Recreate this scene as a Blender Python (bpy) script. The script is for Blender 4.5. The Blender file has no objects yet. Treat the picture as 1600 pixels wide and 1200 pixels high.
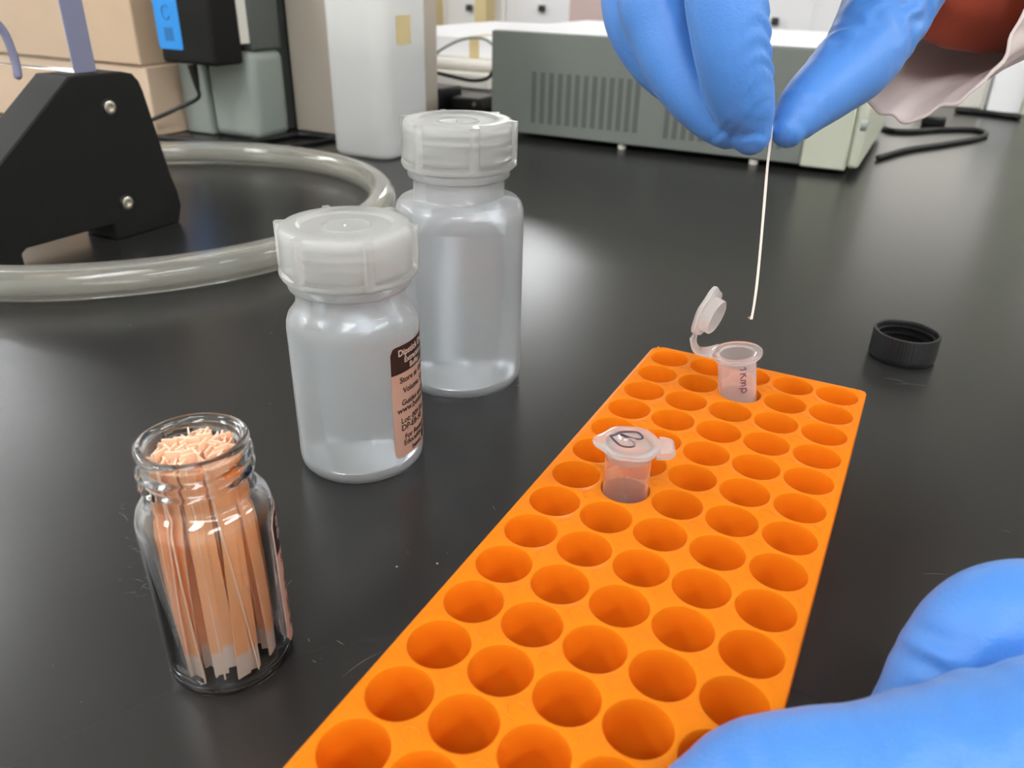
import bpy, bmesh, math, random
import numpy as np
from mathutils import Vector, Matrix, Quaternion

# ------------------------------------------------------------------ camera, light, exposure
S = 0.001                                   # everything below is written in millimetres
sc = bpy.context.scene
CAM = np.array([58.482, -226.048, 133.093])
CM = np.array([[0.8868536627964017, 0.4616058792788424, 0.020263094523081088],
               [0.22906056324207896, -0.4011465811281665, -0.8869118777051084],
               [-0.40127526606017727, 0.7912025231648256, -0.46149401749519714]])   # right, down, forward
FPX = 1237.52
cd = bpy.data.cameras.new('camera'); cam = bpy.data.objects.new('camera', cd)
sc.collection.objects.link(cam)
cd.sensor_width = 36; cd.lens = FPX / 1600 * 36
cd.clip_start = 0.005; cd.clip_end = 50
m = Matrix.Identity(4)
for i in range(3):
    m[i][0] = CM[0][i]; m[i][1] = -CM[1][i]; m[i][2] = -CM[2][i]; m[i][3] = CAM[i] * S
cam.matrix_world = m
cd.dof.use_dof = True; cd.dof.focus_distance = 0.205; cd.dof.aperture_fstop = 25
sc.camera = cam
sc.view_settings.view_transform = 'Standard'; sc.view_settings.look = 'None'
sc.view_settings.gamma = 1; sc.view_settings.use_curve_mapping = False
sc.view_settings.exposure = 0.08
sc.cycles.use_denoising = True
sc.cycles.max_bounces = 14; sc.cycles.transmission_bounces = 14; sc.cycles.transparent_max_bounces = 16
sc.cycles.diffuse_bounces = 10; sc.cycles.glossy_bounces = 6
sc.cycles.sample_clamp_indirect = 40.0
w = bpy.data.worlds.new('world'); sc.world = w; w.use_nodes = True
w.node_tree.nodes['Background'].inputs[0].default_value = (0.80, 0.86, 1.0, 1)
w.node_tree.nodes['Background'].inputs[1].default_value = 0.25
LAMP_STRENGTH = 19.0

R = random.Random(7)

def pt(x, y, D):
    "a point seen at pixel x, y and lying D mm along the viewing axis"
    return CAM + D * (CM[0] * (x - 800) / FPX + CM[1] * (y - 600) / FPX + CM[2])
def on_z(x, y, z=0.0):
    d = CM[0] * (x - 800) / FPX + CM[1] * (y - 600) / FPX + CM[2]
    return CAM + d * (z - CAM[2]) / d[2]
def on_y(x, y, Y):
    d = CM[0] * (x - 800) / FPX + CM[1] * (y - 600) / FPX + CM[2]
    return CAM + d * (Y - CAM[1]) / d[1]
def on_x(x, y, X):
    d = CM[0] * (x - 800) / FPX + CM[1] * (y - 600) / FPX + CM[2]
    return CAM + d * (X - CAM[0]) / d[0]

# ------------------------------------------------------------------ materials
def mat(name, color=(0.5, 0.5, 0.5), rough=0.5, metal=0.0, spec=0.5, trans=0.0, ior=1.45, sss=0.0, sss_r=(1, .5, .3), sss_s=1.0,
        noise=0.0, nscale=400.0, bump=0.0, bscale=800.0, coat=0.0, transl=0.0, tcol=None, emit=None, sheen=0.0):
    m = bpy.data.materials.new(name); m.use_nodes = True
    nt = m.node_tree; N = nt.nodes; L = nt.links
    b = N['Principled BSDF']; out = N['Material Output']
    b.inputs['Base Color'].default_value = (*color, 1)
    b.inputs['Roughness'].default_value = rough; b.inputs['Metallic'].default_value = metal
    b.inputs['Specular IOR Level'].default_value = spec
    b.inputs['Transmission Weight'].default_value = trans; b.inputs['IOR'].default_value = ior
    b.inputs['Coat Weight'].default_value = coat
    b.inputs['Sheen Weight'].default_value = sheen
    if sss:
        b.inputs['Subsurface Weight'].default_value = sss
        b.inputs['Subsurface Radius'].default_value = sss_r
        b.inputs['Subsurface Scale'].default_value = sss_s * S
    tc = N.new('ShaderNodeTexCoord')
    if noise:
        n = N.new('ShaderNodeTexNoise'); n.inputs['Scale'].default_value = nscale; n.inputs['Detail'].default_value = 4
        L.new(tc.outputs['Object'], n.inputs['Vector'])
        r = N.new('ShaderNodeMapRange'); r.inputs[3].default_value = 1 - noise; r.inputs[4].default_value = 1 + noise
        L.new(n.outputs['Fac'], r.inputs[0])
        v = N.new('ShaderNodeVectorMath'); v.operation = 'SCALE'; v.inputs[0].default_value = color
        L.new(r.outputs[0], v.inputs['Scale']); L.new(v.outputs[0], b.inputs['Base Color'])
    if bump:
        n = N.new('ShaderNodeTexNoise'); n.inputs['Scale'].default_value = bscale; n.inputs['Detail'].default_value = 5
        L.new(tc.outputs['Object'], n.inputs['Vector'])
        bp = N.new('ShaderNodeBump'); bp.inputs['Strength'].default_value = bump; bp.inputs['Distance'].default_value = 0.0004
        L.new(n.outputs['Fac'], bp.inputs['Height']); L.new(bp.outputs[0], b.inputs['Normal'])
    if transl:
        t = N.new('ShaderNodeBsdfTranslucent'); t.inputs[0].default_value = (*(tcol or color), 1)
        mx = N.new('ShaderNodeMixShader'); mx.inputs[0].default_value = transl
        L.new(b.outputs[0], mx.inputs[1]); L.new(t.outputs[0], mx.inputs[2]); L.new(mx.outputs[0], out.inputs[0])
    if emit:
        b.inputs['Emission Color'].default_value = (*emit[0], 1); b.inputs['Emission Strength'].default_value = emit[1]
    return m

M = {}
M['orange'] = None
M['cap'] = None
M['liquid'] = mat('clear_liquid', (0.86, 0.93, 0.985), 0.08, trans=1.0, ior=1.33)
M['glass'] = mat('vial_glass', (0.992, 1.0, 0.995), 0.0, trans=1.0, ior=1.47)
M['black'] = mat('black_plastic', (0.008, 0.008, 0.009), 0.34, bump=0.1, bscale=700)
M['black_print'] = mat('printed_black_plastic', (0.008, 0.0078, 0.0075), 0.6, spec=0.3, noise=0.25, nscale=60, bump=0.25, bscale=500)
M['glove'] = mat('blue_nitrile', (0.068, 0.225, 0.60), 0.40, spec=0.4, sss=0.25, sss_r=(.3, .6, 1), sss_s=2.0, noise=0.06, nscale=70, bump=0.35, bscale=1600, sheen=0.1)
M['label_tan'] = mat('tan_label_paper', (0.42, 0.25, 0.19), 0.5, noise=0.05, nscale=300)
M['label_dark'] = mat('dark_label_print', (0.022, 0.012, 0.010), 0.45)
M['ink'] = mat('black_ink', (0.012, 0.010, 0.010), 0.6)
M['pale_ink'] = mat('pale_label_print', (0.55, 0.40, 0.34), 0.5)
M['marker'] = mat('purple_black_marker', (0.055, 0.03, 0.05), 0.45)
M['steel'] = mat('screw_steel', (0.62, 0.58, 0.5), 0.25, metal=1.0)
M['card'] = mat('cardboard', (0.60, 0.44, 0.30), 0.8, noise=0.08, nscale=25)
M['card2'] = mat('cardboard_pale', (0.66, 0.50, 0.36), 0.7, noise=0.08, nscale=20)
M['grey_dev'] = mat('grey_enamel', (0.30, 0.34, 0.31), 0.45, noise=0.04, nscale=40)
M['grey_dark'] = mat('dark_grey_enamel', (0.10, 0.11, 0.10), 0.5, noise=0.04, nscale=40)
M['grey_psu'] = mat('grey_green_enamel', (0.17, 0.188, 0.170), 0.5, noise=0.04, nscale=60, bump=0.1)
M['beige'] = mat('beige_plastic', (0.50, 0.52, 0.42), 0.45)
M['brown'] = mat('taupe_enamel', (0.50, 0.44, 0.37), 0.5)
M['white_box'] = mat('white_styrofoam', (0.86, 0.86, 0.88), 0.7, bump=0.2, bscale=200)
M['cream'] = mat('cream_plastic', (0.75, 0.72, 0.65), 0.5)
M['tape'] = mat('masking_tape', (0.62, 0.50, 0.26), 0.6)
M['hose'] = None
M['acrylic'] = mat('clear_acrylic', (0.97, 0.98, 0.99), 0.02, trans=1.0, ior=1.2)
M['acrylic_edge'] = mat('violet_acrylic_edge', (0.30, 0.30, 0.44), 0.25, transl=0.3)
M['blue_label'] = mat('bright_blue_label', (0.03, 0.30, 0.80), 0.4)
M['blue_print'] = mat('darker_blue_print', (0.02, 0.18, 0.50), 0.4)
M['wall'] = mat('painted_wall', (0.74, 0.73, 0.70), 0.8, noise=0.03, nscale=3)
M['ceil'] = mat('ceiling_tile', (0.80, 0.80, 0.78), 0.9, noise=0.03, nscale=4)
M['floor'] = mat('vinyl_floor', (0.35, 0.33, 0.30), 0.5, noise=0.1, nscale=5)
M['sleeve'] = mat('orange_red_sleeve_fabric', (0.40, 0.05, 0.010), 0.7, transl=0.25, bump=0.3, bscale=400, sheen=0.2)
M['coat'] = mat('white_coat_cloth', (0.84, 0.75, 0.72), 0.85, transl=0.4, bump=0.5, bscale=1800)
M['lamp'] = mat('lamp_diffuser', (0.9, 0.9, 0.9), 0.5, emit=((0.97, 0.985, 1.0), LAMP_STRENGTH))
M['lamp_frame'] = mat('lamp_frame_enamel', (0.8, 0.8, 0.8), 0.5)
M['knob'] = mat('dark_knob', (0.04, 0.04, 0.04), 0.4)

def milky(name, col, milk, rough, ior=1.4):
    m = bpy.data.materials.new(name); m.use_nodes = True
    nt = m.node_tree; N = nt.nodes; L = nt.links
    b = N['Principled BSDF']; out = N['Material Output']
    b.inputs['Base Color'].default_value = (*col, 1); b.inputs['Roughness'].default_value = rough
    b.inputs['Transmission Weight'].default_value = 1; b.inputs['IOR'].default_value = ior
    d = N.new('ShaderNodeBsdfDiffuse'); d.inputs[0].default_value = (*col, 1)
    t = N.new('ShaderNodeBsdfTranslucent'); t.inputs[0].default_value = (*col, 1)
    a = N.new('ShaderNodeMixShader'); a.inputs[0].default_value = 0.55
    L.new(d.outputs[0], a.inputs[1]); L.new(t.outputs[0], a.inputs[2])
    mx = N.new('ShaderNodeMixShader'); mx.inputs[0].default_value = milk
    L.new(b.outputs[0], mx.inputs[1]); L.new(a.outputs[0], mx.inputs[2]); L.new(mx.outputs[0], out.inputs[0])
    return m
M['ldpe'] = milky('milky_bottle_plastic', (0.965, 0.975, 0.985), 0.25, 0.18)
M['jug'] = milky('milky_jug_plastic', (0.95, 0.95, 0.94), 0.8, 0.4)
M['cap'] = milky('natural_cap_plastic', (0.97, 0.975, 0.95), 0.255, 0.18, 1.3)
M['hose'] = milky('clear_vinyl', (0.97, 0.96, 0.90), 0.14, 0.08, 1.42)
M['pp'] = milky('clear_tube_plastic', (0.97, 0.93, 0.93), 0.22, 0.10, 1.3)
M['pp_clear'] = milky('clear_tube_plastic_empty', (0.99, 0.97, 0.96), 0.08, 0.05, 1.3)
M['pp_lid'] = milky('tube_lid_plastic', (0.98, 0.95, 0.94), 0.28, 0.10, 1.35)

def rack_mat():
    m = bpy.data.materials.new('translucent_orange_plastic'); m.use_nodes = True
    nt = m.node_tree; N = nt.nodes; L = nt.links; b = N['Principled BSDF']; out = N['Material Output']
    b.inputs['Base Color'].default_value = (0.96, 0.33, 0.012, 1); b.inputs['Roughness'].default_value = 0.3
    b.inputs['Specular IOR Level'].default_value = 0.4; b.inputs['IOR'].default_value = 1.4
    b.inputs['Transmission Weight'].default_value = 0.12
    t = N.new('ShaderNodeBsdfTranslucent'); t.inputs[0].default_value = (1.0, 0.40, 0.014, 1)
    mx = N.new('ShaderNodeMixShader'); mx.inputs[0].default_value = 0.42
    L.new(b.outputs[0], mx.inputs[1]); L.new(t.outputs[0], mx.inputs[2]); L.new(mx.outputs[0], out.inputs[0])
    return m
M['orange'] = rack_mat()

def bench_mat():
    m = bpy.data.materials.new('black_epoxy_worktop'); m.use_nodes = True
    nt = m.node_tree; N = nt.nodes; L = nt.links; b = N['Principled BSDF']
    tc = N.new('ShaderNodeTexCoord')
    n = N.new('ShaderNodeTexNoise'); n.inputs['Scale'].default_value = 9; n.inputs['Detail'].default_value = 6
    L.new(tc.outputs['Object'], n.inputs['Vector'])
    mr = N.new('ShaderNodeMapRange'); mr.inputs[3].default_value = 0.255; mr.inputs[4].default_value = 0.27
    L.new(n.outputs['Fac'], mr.inputs[0]); L.new(mr.outputs[0], b.inputs['Roughness'])
    b.inputs['Specular IOR Level'].default_value = 0.5
    # dust specks and short hair scratches
    v = N.new('ShaderNodeTexVoronoi'); v.inputs['Scale'].default_value = 110; v.feature = 'F1'
    L.new(tc.outputs['Object'], v.inputs['Vector'])
    lt = N.new('ShaderNodeMath'); lt.operation = 'LESS_THAN'; lt.inputs[1].default_value = 0.035
    L.new(v.outputs['Distance'], lt.inputs[0])
    sep = N.new('ShaderNodeSeparateColor'); L.new(v.outputs['Color'], sep.inputs[0])
    gt = N.new('ShaderNodeMath'); gt.operation = 'GREATER_THAN'; gt.inputs[1].default_value = 0.72
    L.new(sep.outputs[0], gt.inputs[0])
    mu = N.new('ShaderNodeMath'); mu.operation = 'MULTIPLY'; L.new(lt.outputs[0], mu.inputs[0]); L.new(gt.outputs[0], mu.inputs[1])
    mx = N.new('ShaderNodeMix'); mx.data_type = 'RGBA'
    mx.inputs[6].default_value = (0.0185, 0.0180, 0.0175, 1); mx.inputs[7].default_value = (0.22, 0.21, 0.19, 1)
    L.new(mu.outputs[0], mx.inputs[0]); L.new(mx.outputs[2], b.inputs['Base Color'])
    return m
M['bench'] = bench_mat()
M['scratch'] = mat('pale_scratch', (0.16, 0.155, 0.15), 0.6)

def strip_mat():
    m = bpy.data.materials.new('orange_dyed_paper_with_white_end'); m.use_nodes = True
    nt = m.node_tree; N = nt.nodes; L = nt.links; b = N['Principled BSDF']; out = N['Material Output']
    tc = N.new('ShaderNodeTexCoord'); sp = N.new('ShaderNodeSeparateXYZ'); L.new(tc.outputs['Object'], sp.inputs[0])
    r = N.new('ShaderNodeValToRGB'); mr = N.new('ShaderNodeMapRange')
    mr.inputs[1].default_value = 0.0; mr.inputs[2].default_value = 0.055
    L.new(sp.outputs[2], mr.inputs[0]); L.new(mr.outputs[0], r.inputs[0])
    e = r.color_ramp.elements; e[0].position = 0.10; e[0].color = (0.90, 0.80, 0.72, 1); e[1].position = 0.115; e[1].color = (1.0, 0.62, 0.33, 1)
    x = r.color_ramp.elements.new(0.84); x.color = (1.0, 0.62, 0.33, 1)
    x = r.color_ramp.elements.new(0.89); x.color = (0.97, 0.76, 0.56, 1)
    L.new(r.outputs[0], b.inputs['Base Color']); b.inputs['Roughness'].default_value = 0.8
    t = N.new('ShaderNodeBsdfTranslucent'); L.new(r.outputs[0], t.inputs[0])
    mx = N.new('ShaderNodeMixShader'); mx.inputs[0].default_value = 0.48
    L.new(b.outputs[0], mx.inputs[1]); L.new(t.outputs[0], mx.inputs[2]); L.new(mx.outputs[0], out.inputs[0])
    return m
M['strip'] = strip_mat()
M['paper'] = mat('cream_paper', (0.93, 0.78, 0.62), 0.8, transl=0.3, bump=0.3, bscale=2500)

# ------------------------------------------------------------------ mesh helpers (millimetres in, metres out)
class MB:
    def __init__(s): s.v = []; s.f = []
    def add(s, vs, fs):
        o = len(s.v); s.v += [tuple(map(float, p)) for p in vs]; s.f += [tuple(i + o for i in f) for f in fs]
    def box(s, a, b, T=None):
        (x0, y0, z0), (x1, y1, z1) = a, b
        vs = [(x0,y0,z0),(x1,y0,z0),(x1,y1,z0),(x0,y1,z0),(x0,y0,z1),(x1,y0,z1),(x1,y1,z1),(x0,y1,z1)]
        if T is not None: vs = [T @ Vector(p) for p in vs]
        s.add(vs, [(3,2,1,0),(4,5,6,7),(0,1,5,4),(1,2,6,5),(2,3,7,6),(3,0,4,7)])
    def prism(s, poly, z0, z1, T=None):
        n = len(poly)
        vs = [(x, y, z0) for x, y in poly] + [(x, y, z1) for x, y in poly]
        if T is not None: vs = [T @ Vector(p) for p in vs]
        s.add(vs, [tuple(range(n))[::-1], tuple(range(n, 2*n))] + [(i, (i+1) % n, n+(i+1) % n, n+i) for i in range(n)])
    def lathe(s, prof, seg=64, fn=None, T=None, close=False, cx=0, cy=0):
        "prof: list of (r, z); fn(r, z, theta, index) may displace"
        vs = []; k = len(prof)
        for i, (r, z) in enumerate(prof):
            for j in range(seg):
                t = 2*math.pi*j/seg
                rr, zz = (r, z) if fn is None else fn(r, z, t, i)
                p = (cx + rr*math.cos(t), cy + rr*math.sin(t), zz)
                vs.append(T @ Vector(p) if T is not None else p)
        fs = []
        for i in range(k - 1 + (1 if close else 0)):
            a, b = i, (i+1) % k
            for j in range(seg):
                fs.append((a*seg+j, a*seg+(j+1) % seg, b*seg+(j+1) % seg, b*seg+j))
        if not close:
            if prof[0][0] > 1e-6: fs.append(tuple(range(seg))[::-1])
            if prof[-1][0] > 1e-6: fs.append(tuple((k-1)*seg+j for j in range(seg)))
        s.add(vs, fs)
    def tube(s, P, rad, seg=16, caps=True, round_ends=False, flat=None):
        "sweep a circle (or ellipse with flat=(rw, rh, updir)) along points"
        P = [Vector(p) for p in P]
        rad = [rad]*len(P) if isinstance(rad, (int, float)) else list(rad)
        tang = []
        for i in range(len(P)):
            a = P[max(i-1, 0)]; b = P[min(i+1, len(P)-1)]; tang.append((b-a).normalized())
        up = Vector((0, 0, 1)) if abs(tang[0].z) < .9 else Vector((1, 0, 0))
        n = (up - tang[0]*up.dot(tang[0])).normalized()
        rows = []
        for i, (p, t) in enumerate(zip(P, tang)):
            if i: n = (tang[i-1].rotation_difference(t) @ n); n = (n - t*n.dot(t)).normalized()
            rows.append((p, t, n.copy(), rad[i]))
        if round_ends:
            p, t, n0, r = rows[0]; pre = [(p - t*r*math.cos(a), t, n0, max(r*math.sin(a), r*.05)) for a in (0.05, .35, .7, 1.1)]
            p, t, n1, r = rows[-1]; post = [(p + t*r*math.cos(a), t, n1, max(r*math.sin(a), r*.05)) for a in (1.1, .7, .35, 0.05)]
            rows = pre + rows + post
        vs = []
        for p, t, nn, r in rows:
            b = t.cross(nn)
            for j in range(seg):
                a = 2*math.pi*j/seg
                vs.append(p + (nn*math.cos(a) + b*math.sin(a))*r)
        k = len(rows)
        fs = [(i*seg+j, i*seg+(j+1) % seg, (i+1)*seg+(j+1) % seg, (i+1)*seg+j) for i in range(k-1) for j in range(seg)]
        if caps: fs += [tuple(range(seg))[::-1], tuple((k-1)*seg+j for j in range(seg))]
        s.add(vs, fs)
    def ball(s, c, r, seg=12, sc3=(1, 1, 1)):
        pr = [(math.sin(math.pi*i/8)*1, -math.cos(math.pi*i/8)) for i in range(9)]
        vs = []; fs = []
        for rr, z in pr:
            for j in range(seg):
                t = 2*math.pi*j/seg
                vs.append((c[0]+r*sc3[0]*max(rr, .02)*math.cos(t), c[1]+r*sc3[1]*max(rr, .02)*math.sin(t), c[2]+r*sc3[2]*z))
        for i in range(8):
            for j in range(seg): fs.append((i*seg+j, i*seg+(j+1) % seg, (i+1)*seg+(j+1) % seg, (i+1)*seg+j))
        fs += [tuple(range(seg))[::-1], tuple(8*seg+j for j in range(seg))]
        s.add(vs, fs)
    def build(s, name, material, parent=None, angle=35, bevel=0, seg=2, loc=None, fix=True):
        me = bpy.data.meshes.new(name)
        me.from_pydata([(x*S, y*S, z*S) for x, y, z in s.v], [], s.f)
        if fix:
            bm = bmesh.new(); bm.from_mesh(me); bmesh.ops.recalc_face_normals(bm, faces=bm.faces); bm.to_mesh(me); bm.free()
        me.polygons.foreach_set('use_smooth', [True]*len(me.polygons))
        me.set_sharp_from_angle(angle=math.radians(angle))
        me.materials.append(material)
        o = bpy.data.objects.new(name, me); sc.collection.objects.link(o)
        if parent is not None: o.parent = parent
        if loc is not None: o.location = [c*S for c in loc]
        if bevel:
            md = o.modifiers.new('bevel', 'BEVEL'); md.width = bevel*S; md.segments = seg; md.limit_method = 'ANGLE'; md.angle_limit = math.radians(40)
        return o

def tag(o, label=None, cat=None, group=None, kind=None):
    if label: o['label'] = label
    if cat: o['category'] = cat
    if group: o['group'] = group
    if kind: o['kind'] = kind
    return o
def thing(name, loc, label, cat, group=None, rz=0):
    o = bpy.data.objects.new(name, None); sc.collection.objects.link(o)
    o.empty_display_size = 0.01
    o.location = [c*S for c in loc]; o.rotation_euler.z = rz
    return tag(o, label, cat, group)
def smooth_path(P, n=6):
    "Catmull-Rom through points of any dimension"
    P = [np.array(p, float) for p in P]; Q = []
    for i in range(len(P)-1):
        p0 = P[max(i-1, 0)]; p1 = P[i]; p2 = P[i+1]; p3 = P[min(i+2, len(P)-1)]
        for k in range(n):
            t = k/n
            Q.append(0.5*((2*p1) + (-p0+p2)*t + (2*p0-5*p1+4*p2-p3)*t*t + (-p0+3*p1-3*p2+p3)*t**3))
    Q.append(P[-1]); return Q
def text_mesh(txt, size, align='LEFT'):
    cu = bpy.data.curves.new('writing', 'FONT'); cu.body = txt; cu.size = size; cu.align_x = align; cu.resolution_u = 3; cu.offset = 0.022*size
    o = bpy.data.objects.new('writing', cu); sc.collection.objects.link(o)
    bpy.context.view_layer.update()
    dg = bpy.context.evaluated_depsgraph_get()
    me = bpy.data.meshes.new_from_object(o.evaluated_get(dg))
    bm = bmesh.new(); bm.from_mesh(me); bmesh.ops.triangulate(bm, faces=bm.faces)
    vs = [v.co.copy() for v in bm.verts]; fs = [tuple(v.index for v in f.verts) for f in bm.faces]
    bm.free(); bpy.data.objects.remove(o); bpy.data.curves.remove(cu); bpy.data.meshes.remove(me)
    return vs, fs

# ------------------------------------------------------------------ the room
def struct(name, mb, material, **k):
    o = mb.build(name, material, **k); o['kind'] = 'structure'; return o
ZF, ZC, X0, X1, Y0, Y1 = -900, 1750, -5000, 3800, -2600, 6600
b = MB(); b.box((X0, Y0, ZF-50), (X1, Y1, ZF)); struct('floor', b, M['floor'])
b = MB(); b.box((X0, Y0, ZC), (X1, Y1, ZC+50)); struct('ceiling', b, M['ceil'])
b = MB(); b.box((X0, Y1, ZF), (X1, Y1+60, ZC)); struct('wall_back', b, M['wall'])
b = MB(); b.box((X0, Y0-60, ZF), (X1, Y0, ZC)); struct('wall_front', b, M['wall'])
b = MB(); b.box((X0-60, Y0, ZF), (X0, Y1, ZC)); struct('wall_left', b, M['wall'])
b = MB(); b.box((X1, Y0, ZF), (X1+60, Y1, ZC)); struct('wall_right', b, M['wall'])

M['sheen_glow'] = mat('warm_sheen_glow', (0.8, 0.8, 0.8), 0.6, emit=((1.0, 0.97, 0.9), 1.5))  # added glow, brightens the worktop's reflection on the right; no known source
b = MB(); b.box((-500, Y1-12, 700), (1300, Y1-2, 1700)); struct('sheen_pane_1', b, M['sheen_glow'])  # unseen glowing pane, made up for the bench sheen
b = MB()
for x in (-530, 370, 1300): b.box((x, Y1-30, 670), (x+30, Y1-13, 1730))
for z in (670, 1700): b.box((-530, Y1-30, z), (1330, Y1-13, z+30))
struct('sheen_pane_frame_1', b, M['ceil'])  # made-up frame around the added glowing pane

bench = thing('lab_bench', (0, 0, 0), 'long lab bench with a glossy black epoxy worktop carrying everything', 'bench')
b = MB(); b.box((-1700, -420, -30), (1250, 1500, 0)); b.build('worktop', M['bench'], bench, bevel=3)
b = MB(); b.box((-1660, -330, -895), (1210, 1460, -30)); b.build('base_cabinet', M['cream'], bench)
# hair scratches in the worktop (left of the vial and around)
b = MB()
def scratch(x0, y0, x1, y1, wd=0.07, bow=0.0):
    p, q = on_z(x0, y0), on_z(x1, y1); d = q-p; L_ = np.linalg.norm(d); n = np.array([-d[1], d[0], 0])/L_
    k = 5; vs = []
    for i in range(k+1):
        t = i/k; c = p + d*t + n*bow*math.sin(math.pi*t); ww = wd*math.sin(math.pi*min(max(t, .08), .92))
        vs += [c + n*ww + np.array([0, 0, .02]), c - n*ww + np.array([0, 0, .02])]
    b.add(vs, [(2*i, 2*i+1, 2*i+3, 2*i+2) for i in range(k)])
for a in ((535, 1058, 597, 1018, .06, .6), (525, 1000, 538, 1008, .08, 0), (481, 997, 484, 1003, .1, 0), (488, 1032, 494, 1035, .1, 0),
          (184, 800, 200, 815, .06, .5), (446, 918, 457, 905, .07, 0), (1442, 967, 1455, 963, .1, .2), (1440, 897, 1480, 898, .05, .2),
          (770, 790, 774, 797, .06, 0), (1380, 590, 1420, 600, .1, 1), (1395, 600, 1455, 604, .08, 1), (1565, 828, 1580, 832, .08, 0)):
    scratch(*a)
for i in range(46):
    x = R.gauss(214, 16); y = R.uniform(775, 935); l = R.uniform(4, 17); a = R.uniform(-.9, .5)
    scratch(x, y, x+l*math.cos(a), y+l*math.sin(a), R.uniform(.02, .05), R.uniform(-.3, .3))
for i in range(40):
    x = R.uniform(20, 1590); y = R.uniform(520, 1190); l = R.uniform(2, 9); a = R.uniform(-1.5, 1.5)
    if (x > 450+(1190-y)*.9 and x < 1360) : continue
    scratch(x, y, x+l*math.cos(a), y+l*math.sin(a), R.uniform(.03, .07), 0)
o = b.build('scratches', M['scratch'], bench, fix=False); o['kind'] = 'stuff'

# ceiling lamps: long fluorescent troffers in rows
def lamp(x, y, lx, ly, label):
    t = thing('ceiling_light', (x, y, ZC), label, 'ceiling light', 'fluorescent ceiling lights of the lab')
    b = MB(); b.box((-lx/2-20, -ly/2-20, -28), (lx/2+20, ly/2+20, -2)); b.build('frame', M['lamp_frame'], t)
    b = MB(); b.box((-lx/2, -ly/2, -34), (lx/2, ly/2, -29)); b.build('diffuser', M['lamp'], t)
for x, y in ((-3950, 1300), (-2750, 250), (-2450, 5200), (-3100, 5900), (-1250, -1500), (500, -1300), (2300, -1500), (2050, 300), (-3300, -1200), (2700, 2600)):
    lamp(x, y, 420, 1250, 'long white fluorescent ceiling light above the black lab bench')

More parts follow.
